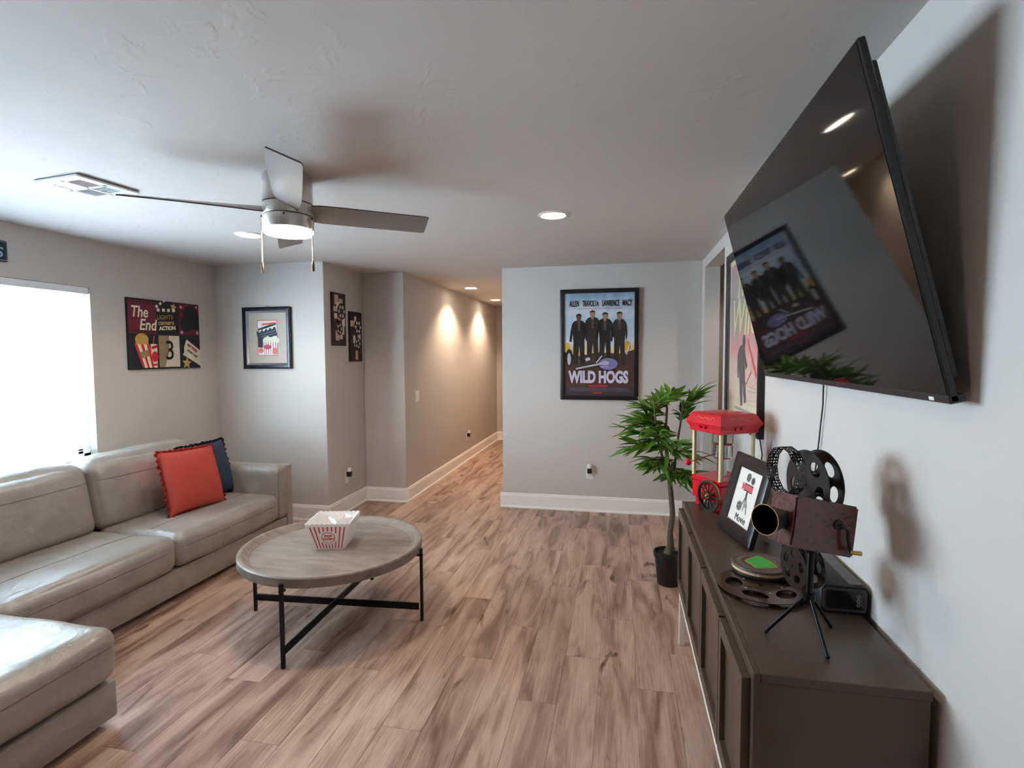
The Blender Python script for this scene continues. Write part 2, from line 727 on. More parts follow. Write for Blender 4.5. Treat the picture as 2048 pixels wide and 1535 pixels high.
# window: vinyl frame, two sashes, glass, and the pale ground outside
WHITE = M('white_vinyl', srgb(240, 242, 244), 0.35, var=0.01)
for nm, wa, wb in (('window_1', WY0, WY1),):
    wm_ = (wa + wb) / 2
    win = struct(MB().span((XL - 0.12, wa, WZ0), (XL - 0.06, wa + 0.05, WZ1)).span((XL - 0.12, wb - 0.05, WZ0), (XL - 0.06, wb, WZ1))
                 .span((XL - 0.12, wa, WZ0), (XL - 0.06, wb, WZ0 + 0.05)).span((XL - 0.12, wa, WZ1 - 0.05), (XL - 0.06, wb, WZ1))
                 .span((XL - 0.11, wm_ - 0.03, WZ0), (XL - 0.06, wm_ + 0.03, WZ1)).build(nm, WHITE, smooth=False))
    for a, c in ((wa + 0.05, wm_ - 0.03), (wm_ + 0.03, wb - 0.05)):
        zm = 1.40
        MB().span((XL - 0.108, a, zm - 0.02), (XL - 0.07, c, zm + 0.02)).span((XL - 0.1, a, WZ0 + 0.05), (XL - 0.07, a + 0.035, zm)) \
            .span((XL - 0.1, c - 0.035, WZ0 + 0.05), (XL - 0.07, c, zm)).span((XL - 0.1, a, WZ0 + 0.05), (XL - 0.07, c, WZ0 + 0.085)).build('sash', WHITE, win, smooth=False)
        MB().span((XL - 0.092, a, WZ0 + 0.05), (XL - 0.088, c, WZ1 - 0.05)).build('pane', glass_mat('window_glass'), win, smooth=False)
    MB().span((XL - T, wa, WZ0 - 0.02), (XL + 0.03, wb, WZ0), bev=0.004).build('window_sill', TRIM, win)
struct(MB().span((-14, -8, -0.4), (XL - T - 0.02, 14, -0.3)).build('ground', M('pale_concrete', srgb(200, 206, 210), 0.8, scale=3)))

# blind inside the window reveal
blind = thing('window_blind', 'white horizontal slat blind lowered over the bright left window', 'blind', (XL - 0.03, 0, 0))
SLAT = M('white_blind_slat', srgb(244, 247, 250), 0.45, var=0.01, trans=0.35)
MB().span((-0.028, WY0 + 0.008, WZ1 - 0.052), (0.029, WY1 - 0.008, WZ1 - 0.002), bev=0.003).build('headrail', WHITE, blind)
t = bmesh.new()
g = []
for k in range(5):
    u = -0.025 + 0.0125 * k
    zz = 0.003 * (1 - (u / 0.025) ** 2) + u * math.tan(math.radians(9))
    g.append([t.verts.new((u, yy, zz)) for yy in (WY0 + 0.012, WY1 - 0.012)])
for k in range(4):
    t.faces.new((g[k][0], g[k][1], g[k + 1][1], g[k + 1][0]))
t.faces.ensure_lookup_table()
bmesh.ops.solidify(t, geom=t.faces[:], thickness=0.0025)
slat_me = bpy.data.meshes.new('slat')
t.to_mesh(slat_me)
t.free()
zz = WZ1 - 0.078
while zz > WZ0 + 0.04:
    link('slat', slat_me, SLAT, blind, (0, 0, zz))
    zz -= 0.0435
MB().span((-0.026, WY0 + 0.012, WZ0 + 0.006), (0.026, WY1 - 0.012, WZ0 + 0.024), bev=0.003).build('bottom_rail', WHITE, blind)
for yy in (WY0 + 0.2, WY0 + 0.62, (WY0 + WY1) / 2, WY1 - 0.62, WY1 - 0.16):
    MB().cyl((0.024, yy, WZ0 + 0.02), (0.024, yy, WZ1 - 0.04), 0.0012, n=5).cyl((-0.024, yy, WZ0 + 0.02), (-0.024, yy, WZ1 - 0.04), 0.0012, n=5).build('ladder_cord', WHITE, blind)

# ------------------------------------------------------------------ ceiling fittings
LENS = M('lit_lens', (1, 0.9, 0.75, 1), 0.5, emit=(1.0, 0.86, 0.66, 1), estr=14.0)
can_labels = ['lit recessed downlight in the ceiling in front of the biker poster',
              'lit recessed downlight just left of the ceiling fan light',
              'lit recessed downlight in the hallway ceiling, the nearer one',
              'lit recessed downlight in the hallway ceiling, the farther one',
              'lit recessed downlight above and out of view, right side of the room',
              'lit recessed downlight above and out of view, left side of the room']
for (lx, ly), lab in zip(CANS, can_labels):
    c = thing('recessed_downlight', lab, 'light', (lx, ly, H), 0, 'recessed ceiling downlights')
    MB().lathe([(0.096, 0), (0.096, -0.004), (0.078, -0.009), (0.072, -0.004), (0.070, 0.0)], 32).build('trim_ring', TRIM, c)
    MB().lathe([(0.071, -0.004), (0.0, -0.005)], 32).build('lens', LENS, c)
    light('downlight_lamp', 'SPOT', (lx, ly, H - 0.03), CAN_W * (0.25 if ly < 2 else 1.0 if ly < 6 else 3.6), WARM if ly < 6 else (1.0, 0.74, 0.52), size=0.06, spot=math.radians(150 if ly < 6 else 125), blend=0.6)

# fan
STEEL = M('brushed_nickel', srgb(206, 202, 198), 0.36, 0.75, var=0.12, scale=30, stretch=(8, 8, 0.3))
DARKLINE = M('dark_seam', srgb(60, 56, 54), 0.5)
FX, FY = -1.596, 2.349
fan = thing('ceiling_fan', 'brushed nickel hugger ceiling fan with four grey blades and lit lamp', 'fan', (FX, FY, 0))
MB().lathe([(0, H), (0.112, H), (0.116, H - 0.006), (0.116, 2.312), (0.114, 2.308)], 40).build('canopy', STEEL, fan)
MB().lathe([(0.111, 2.31), (0.111, 2.302)], 40).build('seam_ring', DARKLINE, fan)
MB().lathe([(0.116, 2.302), (0.117, 2.298), (0.117, 2.254), (0.115, 2.25), (0.0, 2.25)], 40).build('motor_housing', STEEL, fan)
MB().lathe([(0.111, 2.252), (0.111, 2.244)], 40).build('seam_ring', DARKLINE, fan)
MB().lathe([(0, 2.246), (0.115, 2.246), (0.118, 2.242), (0.118, 2.19), (0.115, 2.184)], 40).build('light_housing', STEEL, fan)
MB().lathe([(0.115, 2.192), (0.115, 2.172), (0.108, 2.162), (0.07, 2.155), (0, 2.153)], 40).build('lamp_bowl', M('lit_frosted_bowl', (1, .95, .88, 1), 0.5, emit=(1.0, 0.90, 0.74, 1), estr=4.0), fan)
light('fan_lamp', 'SPOT', (FX, FY, 2.14), FAN_W, WARM, size=0.09, spot=math.radians(172), blend=0.25)
for k in range(5):
    a = k * 2 * PI / 5 + 3.9
    MB().cyl((0.116 * math.cos(a), 0.116 * math.sin(a), 2.236), (0.122 * math.cos(a), 0.122 * math.sin(a), 2.236), 0.005, n=8).build('screw', DARKLINE, fan)
BLADE = M('silver_grey_blade', srgb(138, 132, 129), 0.38, 0.0, var=0.05, scale=10)
BEDGE = M('dark_blade_edge', srgb(88, 82, 80), 0.5)
for k in range(4):
    a = 0.582 + k * PI / 2
    rad, tan = Vector((math.cos(a), math.sin(a), 0)), Vector((-math.sin(a), math.cos(a), 0))
    t = bmesh.new()
    stations = [(0.10, 0.050, -0.50), (0.15, 0.060, -0.44), (0.25, 0.066, -0.38), (0.40, 0.069, -0.34), (0.55, 0.070, -0.32), (0.665, 0.070, -0.321), (0.682, 0.064, -0.321)]
    top, bot = [], []
    for R, w, pit in stations:
        v = tan * math.cos(pit) + Vector((0, 0, math.sin(pit)))
        nn = rad.cross(v)
        rw_t, rw_b = [], []
        for s_ in (-1, -0.5, 0, 0.5, 1):
            q = rad * R + v * (w * s_)
            q = q + Vector((0, 0, 2.274 + q.x * 0.016 - q.y * 0.050))
            rw_t.append(t.verts.new(q + nn * 0.003))
            rw_b.append(t.verts.new(q - nn * 0.003))
        top.append(rw_t)
        bot.append(rw_b)
    n = len(stations)
    for i in range(n - 1):
        for j in range(4):
            t.faces.new((top[i][j], top[i + 1][j], top[i + 1][j + 1], top[i][j + 1]))
            t.faces.new((bot[i][j], bot[i][j + 1], bot[i + 1][j + 1], bot[i + 1][j]))
    for i in range(n - 1):
        for j in (0, 4):
            t.faces.new((top[i][j], bot[i][j], bot[i + 1][j], top[i + 1][j]))
    for i in (0, n - 1):
        for j in range(4):
            t.faces.new((top[i][j], top[i][j + 1], bot[i][j + 1], bot[i][j]))
    bmesh.ops.recalc_face_normals(t, faces=t.faces)
    o = MB().add(t).build('blade', BLADE, fan)
    o.data.materials.append(BEDGE)
    for f in o.data.polygons:
        if f.area < 0.0011 and len(f.vertices) == 4:
            e_ = [(o.data.vertices[f.vertices[i]].co - o.data.vertices[f.vertices[i - 1]].co).length for i in range(4)]
            if min(e_) < 0.008:
                f.material_index = 1
CH = M('beaded_chain', srgb(214, 206, 192), 0.3, 0.6)
for dx, dy in ((-0.135, -0.02), (0.131, -0.005)):
    sg = 1 if dx > 0 else -1
    MB().tube([(dx - sg * 0.017, dy, 2.225), (dx - sg * 0.006, dy, 2.226), (dx, dy, 2.216), (dx, dy, 2.03)], 0.0028, 6).build('pull_chain', CH, fan)
    MB().lathe([(0, 2.035), (0.004, 2.03), (0.0065, 2.01), (0.0065, 1.985), (0.003, 1.978), (0, 1.977)], 12, Matrix.Translation((dx, dy, 0))).build('pull_knob', M('dark_bronze', srgb(84, 70, 60), 0.35, 0.8), fan)

# air register
vent = thing('air_vent', 'white square four-way air register in the ceiling left of the fan', 'vent', (-2.657, 2.248, H), math.radians(-6.5))
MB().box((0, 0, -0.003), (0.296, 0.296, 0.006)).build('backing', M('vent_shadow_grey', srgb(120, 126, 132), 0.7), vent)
b = MB()
w = 0.15
for sx in (-1, 1):
    b.box((sx * 0.13, 0, -0.0105), (0.045, 0.305, 0.009))
    b.box((0, sx * 0.13, -0.0105), (0.215, 0.045, 0.009))
b.box((0, 0, -0.010), (0.016, 0.26, 0.010)).box((0, 0, -0.010), (0.26, 0.016, 0.010))
b.build('face_frame', WHITE, vent, smooth=False)
for qx in (-1, 1):
    for qy in (-1, 1):
        for k in range(6):
            v = 0.017 + k * 0.0165
            if qx * qy > 0:
                MB().box((qx * 0.058, qy * v, -0.010), (0.098, 0.012, 0.0015), Matrix.Rotation(qy * 0.7, 3, 'X')).build('louver', WHITE, vent, smooth=False)
            else:
                MB().box((qx * v, qy * 0.058, -0.010), (0.012, 0.098, 0.0015), Matrix.Rotation(-qx * 0.7, 3, 'Y')).build('louver', WHITE, vent, smooth=False)

# ------------------------------------------------------------------ electrical plates
PLATE = M('white_plate_plastic', srgb(235, 232, 228), 0.35, var=0.01)
BLK = M('black_plastic', srgb(18, 17, 18), 0.4)


def outlet(loc, rotz, where):
    o = thing('outlet_plate', 'white outlet plate ' + where, 'outlet', loc, rotz, 'outlets with plug-ins')
    MB().box((0, -0.003, 0), (0.072, 0.006, 0.118), bev=0.0025).build('plate', PLATE, o)
    for sz in (-1, 1):
        MB().box((0, -0.007, sz * 0.02), (0.034, 0.003, 0.028), bev=0.0012).build('socket', PLATE, o)
    d = thing('plug_in_freshener', 'black and white plug-in freshener ' + where, 'freshener', loc, rotz, 'plug-in air fresheners')
    MB().box((0, -0.030, 0.030), (0.044, 0.042, 0.052), bev=0.008, seg=2).build('body', BLK, d)
    MB().lathe([(0, 0.054), (0.019, 0.054), (0.021, 0.06), (0.021, 0.088), (0.017, 0.094), (0, 0.095)], 16, Matrix.Translation((0, -0.030, 0))).build('cap', PLATE, d)


outlet((XA, 4.825, 0.350), PI / 2, 'low on the wall under the narrow canvases')
outlet((XH, 7.50, 0.355), PI / 2, 'low on the hallway wall')
outlet((-0.303, YF, 0.385), 0.0, 'low on the wall beneath the biker poster')
sw = thing('light_switch', 'white double rocker light switch on the hallway wall', 'switch', (XH, 5.565, 1.11), PI / 2)
MB().box((0, -0.003, 0), (0.118, 0.006, 0.118), bev=0.0025).build('plate', PLATE, sw)
for sx in (-1, 1):
    MB().box((sx * 0.024, -0.008, 0), (0.034, 0.006, 0.068), Matrix.Rotation(sx * 0.06, 3, 'X'), bev=0.0015).build('rocker', PLATE, sw)

# ------------------------------------------------------------------ sofa


def leather_mat():
    m = bpy.data.materials.new('taupe_leather')
    m.use_nodes = True
    N, L = m.node_tree.nodes, m.node_tree.links
    b = N['Principled BSDF']
    tc = N.new('ShaderNodeTexCoord')
    n1 = N.new('ShaderNodeTexNoise')
    n1.inputs['Scale'].default_value = 5
    n1.inputs['Detail'].default_value = 4
    L.new(tc.outputs['Object'], n1.inputs[0])
    r = N.new('ShaderNodeValToRGB')
    r.color_ramp.elements[0].position, r.color_ramp.elements[0].color = 0.3, srgb(140, 133, 124)
    r.color_ramp.elements[1].position, r.color_ramp.elements[1].color = 0.7, srgb(161, 154, 145)
    L.new(n1.outputs[0], r.inputs[0])
    L.new(r.outputs[0], b.inputs['Base Color'])
    b.inputs['Roughness'].default_value = 0.33
    b.inputs['Specular IOR Level'].default_value = 0.7
    mp = N.new('ShaderNodeMapping')
    mp.inputs['Scale'].default_value = (1.0, 0.55, 1.0)
    mp.inputs['Rotation'].default_value = (0, 0, 0.5)
    L.new(tc.outputs['Object'], mp.inputs[0])
    n2 = N.new('ShaderNodeTexNoise')
    n2.inputs['Scale'].default_value = 11
    n2.inputs['Detail'].default_value = 3
    n2.inputs['Distortion'].default_value = 1.5
    L.new(mp.outputs[0], n2.inputs[0])
    n3 = N.new('ShaderNodeTexVoronoi')
    n3.inputs['Scale'].default_value = 260
    L.new(tc.outputs['Object'], n3.inputs[0])
    ma = N.new('ShaderNodeMath')
    ma.operation = 'MULTIPLY_ADD'
    ma.inputs[1].default_value = 0.05
    L.new(n3.outputs['Distance'], ma.inputs[0])
    L.new(n2.outputs[0], ma.inputs[2])
    bp = N.new('ShaderNodeBump')
    bp.inputs['Strength'].default_value = 0.38
    bp.inputs['Distance'].default_value = 0.014
    L.new(ma.outputs[0], bp.inputs['Height'])
    L.new(bp.outputs[0], b.inputs['Normal'])
    return m


LEATHER = leather_mat()
SEAM = M('leather_seam', srgb(112, 103, 93), 0.6)


class Cushion:
    def __init__(s, half, r, puff=(0, 0, 0), seed=0.0, wr=0.0, shear=None):
        s.h, s.r, s.p, s.seed, s.wr, s.shear = half, r, puff, seed, wr, shear

    def at(s, q):
        """q on the surface of the cube [-1,1]^3"""
        h, r = s.h, s.r
        v = Vector((q[0] * h[0], q[1] * h[1], q[2] * h[2]))
        i = Vector([max(-(h[k] - r), min(h[k] - r, v[k])) for k in range(3)])
        d = v - i
        if d.length > 1e-9:
            v = i + d.normalized() * r
        w = [max(0.0, 1 - q[k] * q[k]) ** 0.7 for k in range(3)]
        v.x += s.p[0] * q[0] * w[1] * w[2]
        v.y += s.p[1] * q[1] * w[0] * w[2]
        v.z += s.p[2] * q[2] * w[0] * w[1]
        if s.wr:
            z = mnoise.noise(Vector((v.x * 6 + s.seed, v.y * 4, v.z * 6)))
            z2 = mnoise.noise(Vector((v.x * 22 + s.seed, v.y * 9 + v.x * 9, v.z * 20)))
            v += Vector((q[0] ** 3 * 0.4, q[1] ** 3 * 0.4, q[2] ** 3)) * (z * s.wr + z2 * s.wr * 0.35)
        if s.shear:
            v = s.shear(v)
        return v

    def mesh(s, n=18):
        # finer towards the edges
        ts = [math.sin((i / n - 0.5) * PI) * 0.62 + (2 * i / n - 1) * 0.38 for i in range(n + 1)]
        t = bmesh.new()
        for ax in range(3):
            for sg in (-1, 1):
                g = []
                for a in ts:
                    rw = []
                    for c in ts:
                        q = [0, 0, 0]
                        q[ax] = sg
                        q[(ax + 1) % 3] = a
                        q[(ax + 2) % 3] = c
                        rw.append(t.verts.new(s.at(q)))
                    g.append(rw)
                for i in range(n):
                    for j in range(n):
                        f = (g[i][j], g[i + 1][j], g[i + 1][j + 1], g[i][j + 1])
                        t.faces.new(f if sg > 0 else f[::-1])
        bmesh.ops.remove_doubles(t, verts=t.verts, dist=1e-5)
        return t

    def seam(s, path, r=0.0022):
        return MB().tube([s.at(q) for q in path], r, 6)


def line(a, c, n=24):
    return [[a[k] + (c[k] - a[k]) * i / n for k in range(3)] for i in range(n + 1)]


sofa = thing('sectional_sofa', 'taupe leather sectional sofa with chaise under the bright left window', 'sofa', (-3.0, 2.3, 0))
OX, OYS = -3.0, 2.3


def S(a, c, bev=0.012):
    """box in world metres, stored relative to the sofa's base"""
    return MB().span((a[0] - OX, a[1] - OYS, a[2]), (c[0] - OX, c[1] - OYS, c[2]), bev, 2)


S((-3.80, 0.72, 0.040), (-2.79, 4.02, 0.205)).build('base', LEATHER, sofa)
S((-2.90, 0.72, 0.040), (-2.105, 1.80, 0.200), 0.014).build('chaise_base', LEATHER, sofa)
S((-3.82, 0.72, 0.10), (-3.60, 4.02, 0.70), 0.04).build('back_frame', LEATHER, sofa)
for px, py in ((-3.7, 0.85), (-2.9, 3.9), (-3.7, 3.9), (-2.25, 0.85), (-2.25, 1.65)):
    MB().span((px - OX - 0.03, py - OYS - 0.03, 0), (px - OX + 0.03, py - OYS + 0.03, 0.045)).build('foot', BLK, sofa)
# arm: padded inner block and a flat outer panel
arm = Cushion((0.52, 0.078, 0.225), 0.05, (0, 0.004, 0.006), 3.1, 0.004)
o = MB().add(arm.mesh(14)).build('arm', LEATHER, sofa, (-3.285 - OX, 3.905 - OYS, 0.43), angle=60)
arm.seam([(1, -0.86, -0.9 + 1.8 * i / 20) for i in range(21)]).build('seam', SEAM, o)
S((-3.80, 3.965, 0.040), (-2.775, 4.035, 0.645), 0.014).build('arm_panel', LEATHER, sofa)


def seat(x0, x1, y0, y1, z0, z1, seed, seams):
    c = Cushion(((x1 - x0) / 2, (y1 - y0) / 2, (z1 - z0) / 2), 0.062, (0.012, 0.0, 0.020), seed, 0.007)
    o = MB().add(c.mesh(26)).build('seat_cushion', LEATHER, sofa, ((x0 + x1) / 2 - OX, (y0 + y1) / 2 - OYS, (z0 + z1) / 2), angle=60)
    for pth in seams:
        c.seam(pth).build('seam', SEAM, o)
    return c


SE = [line((1, -0.97, 0.25), (1, 0.97, 0.25)), line((0.22, -0.97, 1), (0.22, 0.97, 1))]
seat(-3.42, -2.745, 2.805, 3.825, 0.212, 0.437, 0.3, SE)
seat(-3.42, -2.745, 1.800, 2.800, 0.212, 0.437, 5.7, SE)
seat(-3.42, -2.085, 0.740, 1.812, 0.208, 0.437, 9.2, [line((1, -0.97, 0.35), (1, 0.97, 0.35)), line((0.02, -0.97, 1), (0.02, 0.97, 1))])


def lean(v):
    # back cushions lean away from the room
    return Vector((v.x - v.z * 0.20, v.y, v.z))


for y0, y1, sd in ((2.79, 3.725, 1.7), (1.755, 2.785, 4.4), (0.76, 1.75, 8.8)):
    c = Cushion((0.125, (y1 - y0) / 2, 0.238), 0.085, (0.045, 0.0, 0.012), sd, 0.012, lean)
    o = MB().add(c.mesh(24)).build('back_cushion', LEATHER, sofa, (-3.475 - OX, (y0 + y1) / 2 - OYS, 0.652), angle=60)
    c.seam(line((1, -0.97, 0.45), (1, 0.97, 0.45))).build('seam', SEAM, o)


def pillow(name, label, size, loc, rot, mat, fmat, seed):
    o = thing(name, label, 'pillow', loc)
    o.rotation_euler = rot
    n = 20
    t = bmesh.new()
    fr, bk = [], []
    for i in range(n + 1):
        a, c_ = [], []
        for j in range(n + 1):
            u, v = 2 * i / n - 1, 2 * j / n - 1
            ed = (1 - u ** 2) * (1 - v ** 2)
            th = 0.085 * max(0.0, ed) ** 0.42
            pin = 1 - 0.055 * (1 - u * u) * abs(v) ** 3 - 0.0
            pin2 = 1 - 0.055 * (1 - v * v) * abs(u) ** 3
            X, Z = u * size / 2 * pin2, v * size / 2 * pin
            wv = mnoise.noise(Vector((u * 3 + seed, v * 3, 0))) * 0.012 * ed + mnoise.noise(Vector((u * 9 + seed, v * 7, 3))) * 0.004 * ed
            a.append(t.verts.new((X, -th - wv, Z)))
            c_.append(t.verts.new((X, th + wv, Z)))
        fr.append(a)
        bk.append(c_)
    for i in range(n):
        for j in range(n):
            t.faces.new((fr[i][j], fr[i + 1][j], fr[i + 1][j + 1], fr[i][j + 1]))
            t.faces.new((bk[i][j], bk[i][j + 1], bk[i + 1][j + 1], bk[i + 1][j]))
    bmesh.ops.remove_doubles(t, verts=t.verts, dist=1e-5)
    MB().add(t).build('cover', mat, o, angle=80)
    # ruffled fringe round the edge: many short tassels standing on a wavy band
    b = MB()
    t = bmesh.new()
    per = []
    m = 56
    for k in range(4):
        for i in range(m):
            s_ = 2 * i / m - 1
            q = [(s_, -1), (1, s_), (-s_, 1), (-1, -s_)][k]
            u, v = q
            X = u * size / 2 * (1 - 0.055 * (1 - v * v) * abs(u) ** 3)
            Z = v * size / 2 * (1 - 0.055 * (1 - u * u) * abs(v) ** 3)
            per.append((X, Z))
    M4 = len(per)
    ins, mid, out = [], [], []
    for i, (X, Z) in enumerate(per):
        L_ = math.hypot(X, Z)
        nx, nz = X / L_, Z / L_
        wob = 0.006 * math.sin(i * 1.25) + rnd.uniform(-0.004, 0.004)
        ln = 0.021 + rnd.uniform(-0.006, 0.006)
        ins.append(t.verts.new((X - nx * 0.006, 0, Z - nz * 0.006)))
        mid.append(t.verts.new((X + nx * ln * 0.5, -0.006 + wob, Z + nz * ln * 0.5)))
        out.append(t.verts.new((X + nx * ln, wob * 1.8, Z + nz * ln)))
    for i in range(M4):
        j = (i + 1) % M4
        t.faces.new((ins[i], ins[j], mid[j], mid[i]))
        t.faces.new((mid[i], mid[j], out[j], out[i]))
    bmesh.ops.solidify(t, geom=t.faces[:], thickness=0.004)
    b.add(t)
    b.build('fringe', fmat, o, angle=20)
    return o


RED = M('coral_linen', srgb(178, 66, 54), 0.85, var=0.06, scale=14, bump=0.25, bscale=300)
REDF = M('coral_fringe', srgb(160, 46, 36), 0.9, var=0.12, scale=60)
NAVY = M('navy_linen', srgb(44, 60, 84), 0.85, var=0.06, scale=14, bump=0.25, bscale=300)
NAVYF = M('navy_fringe', srgb(26, 34, 54), 0.9, var=0.12, scale=60)
pillow('throw_pillow', 'coral red throw pillow with fringed edge leaning on the sofa back', 0.46, (-3.105, 3.31, 0.665), (-0.30, 0.04, PI / 2 - 0.12), RED, REDF, 1.0)
pillow('throw_pillow', 'navy blue fringed throw pillow tucked behind the coral one', 0.44, (-3.265, 3.625, 0.655), (-0.25, -0.03, PI / 2 - 0.10), NAVY, NAVYF, 6.0)

# ------------------------------------------------------------------ coffee table and popcorn tubs
def wood(name, c0, c1, sc, stretch, rough=0.55):
    m = bpy.data.materials.new(name)
    m.use_nodes = True
    N, L = m.node_tree.nodes, m.node_tree.links
    b = N['Principled BSDF']
    tc = N.new('ShaderNodeTexCoord')
    mp = N.new('ShaderNodeMapping')
    mp.inputs['Scale'].default_value = stretch
    L.new(tc.outputs['Object'], mp.inputs[0])
    n = N.new('ShaderNodeTexNoise')
    n.inputs['Scale'].default_value = sc
    n.inputs['Detail'].default_value = 6
    n.inputs['Distortion'].default_value = 0.4
    L.new(mp.outputs[0], n.inputs[0])
    r = N.new('ShaderNodeValToRGB')
    r.color_ramp.elements[0].position, r.color_ramp.elements[0].color = 0.34, c0
    r.color_ramp.elements[1].position, r.color_ramp.elements[1].color = 0.66, c1
    L.new(n.outputs[0], r.inputs[0])
    L.new(r.outputs[0], b.inputs['Base Color'])
    b.inputs['Roughness'].default_value = rough
    bp = N.new('ShaderNodeBump')
    bp.inputs['Strength'].default_value = 0.05
    bp.inputs['Distance'].default_value = 0.002
    L.new(n.outputs[0], bp.inputs['Height'])
    L.new(bp.outputs[0], b.inputs['Normal'])
    return m


GREYWOOD = wood('weathered_grey_wood', srgb(120, 109, 99), srgb(146, 135, 124), 5, (1.0, 4.0, 4.0), 0.42)
IRON = M('black_iron', srgb(16, 15, 16), 0.45, 0.3)
TX, TY = -1.675, 2.822
table = thing('coffee_table', 'round grey wood tray coffee table on black iron legs', 'table', (TX, TY, 0))
MB().lathe([(0, 0.402), (0.500, 0.402), (0.516, 0.408), (0.520, 0.418), (0.520, 0.456), (0.515, 0.463), (0.502, 0.464), (0.494, 0.460),
            (0.470, 0.441), (0.463, 0.441), (0.455, 0.434), (0, 0.433)], 72).build('tabletop', GREYWOOD, table)
LEGS = [(-1.657 - TX, 2.297 - TY), (-1.161 - TX, 2.88 - TY), (-2.208 - TX, 2.802 - TY), (-1.703 - TX, 3.359 - TY)]
for lx, ly in LEGS:
    a = math.atan2(ly, lx)
    k = 0.531
    R = Matrix.Rotation(a, 3, 'Z')
    p = Vector((math.cos(a) * k, math.sin(a) * k, 0))
    MB().box((p.x, p.y, 0.218), (0.016, 0.020, 0.436), R, 0.002).box((p.x * 0.985, p.y * 0.985, 0.396), (0.034, 0.020, 0.010), R).build('leg', IRON, table)
for i, j in ((0, 3), (1, 2)):
    a, c = Vector((*LEGS[i], 0)), Vector((*LEGS[j], 0))
    d = c - a
    zb = 0.085 if i == 0 else 0.0862
    MB().box(((a.x + c.x) / 2, (a.y + c.y) / 2, zb), (d.length - 0.01, 0.012, 0.040), Matrix.Rotation(math.atan2(d.y, d.x), 3, 'Z'), 0.0015).build('stretcher', IRON, table)

TUB = M('white_tub_plastic', srgb(246, 242, 240), 0.4, var=0.01, trans=0.15)
PRED = M('popcorn_red', srgb(222, 52, 50), 0.5, var=0.02)


def tub(name, label, loc, rz, b0, b1, h, printed):
    o = thing(name, label, 'tub', loc, rz, None)
    t = bmesh.new()
    th = 0.003

    def ring(hb, z, n=28, scal=0.0):
        out = []
        for k in range(4):
            for i in range(n):
                s_ = 2 * i / n - 1
                q = [(s_, -1), (1, s_), (-s_, 1), (-1, -s_)][k]
                zz = z + scal * abs(math.sin((s_ + 1) / 2 * PI * 9))
                out.append(t.verts.new((q[0] * hb, q[1] * hb, zz)))
        return out
    o0 = ring(b0, 0)
    o1 = ring(b1, h - 0.006)
    o2 = ring(b1, h - 0.004, scal=0.008)
    i2 = ring(b1 - th, h - 0.004, scal=0.008)
    i0 = ring(b0 - th, th)
    n4 = len(o0)
    for A, B in ((o0, o1), (o1, o2), (o2, i2), (i2, i0)):
        for i in range(n4):
            t.faces.new((A[i], A[(i + 1) % n4], B[(i + 1) % n4], B[i]))
    t.faces.new(o0[::-1])
    t.faces.new(i0)
    bmesh.ops.recalc_face_normals(t, faces=t.faces)
    MB().add(t).build('tub_wall', TUB, o, angle=30)
    if printed:
        # front face, tilted plane: point at (u along width fraction, v height fraction)
        def P(u, v, off=0.0012):
            hb = b0 + (b1 - b0) * v
            return Vector((u * hb, -hb - off, v * (h - 0.006)))
        st = MB()
        for k in range(9):
            u = -0.80 + k * 0.2
            segs = [(0.05, 0.93)]
            du = abs(k - 4)
            if du <= 2:
                g = [0.30, 0.28, 0.21][du]
                segs = [(0.05, 0.49 - g + 0.03), (0.49 + g - 0.03, 0.93)]
            for v0, v1 in segs:
                w_ = 0.033
                st.ngon([P(u - w_, v0), P(u + w_, v0), P(u + w_, v1), P(u - w_, v1)])
        st.build('printed_stripes', PRED, o, smooth=False)
        rg = MB()
        for i in range(36):
            a0, a1 = 2 * PI * i / 36, 2 * PI * (i + 1) / 36
            rg.ngon([P(0.37 * math.cos(a0), 0.49 + 0.225 * math.sin(a0)), P(0.37 * math.cos(a1), 0.49 + 0.225 * math.sin(a1)),
                     P(0.335 * math.cos(a1), 0.49 + 0.203 * math.sin(a1)), P(0.335 * math.cos(a0), 0.49 + 0.203 * math.sin(a0))])
        rg.build('printed_ring', PRED, o, smooth=False)
        yd = (P(0, 1) - P(0, 0)).normalized()
        text_obj('lettering', 'POP', 0.021, PRED, o, P(0, 0.555), (1, 0, 0), yd, bold=0.0009, sx=1.15)
        text_obj('lettering', 'CORN', 0.021, PRED, o, P(0, 0.435), (1, 0, 0), yd, bold=0.0009, sx=1.0)
    return o


tub('popcorn_tub', 'white popcorn tub with red stripes standing on the round table', (-1.690, 2.850, 0.4335), 0.238, 0.083, 0.128, 0.165, True)
tub('small_tub', 'small plain white tub lying inside the striped popcorn tub', (-1.655, 2.868, 0.535), 0.95, 0.030, 0.052, 0.066, False)

# ------------------------------------------------------------------ television wall
TVB = M('tv_black_plastic', srgb(14, 13, 15), 0.35)
SCREEN = M('tv_dark_screen', (0.0028, 0.0024, 0.0026, 1), 0.045, var=0.02, coat=0.0, spec=0.32)
tvx, tvz, tvy0, tvy1, tvh, tilt = 0.690, 1.462, 1.290, 2.785, 0.805, math.radians(14.6)
tv = thing('television', 'large black flat television tilted down on the right wall', 'television', (tvx, (tvy0 + tvy1) / 2, tvz))
tv.rotation_euler = (0, -tilt, -PI / 2)
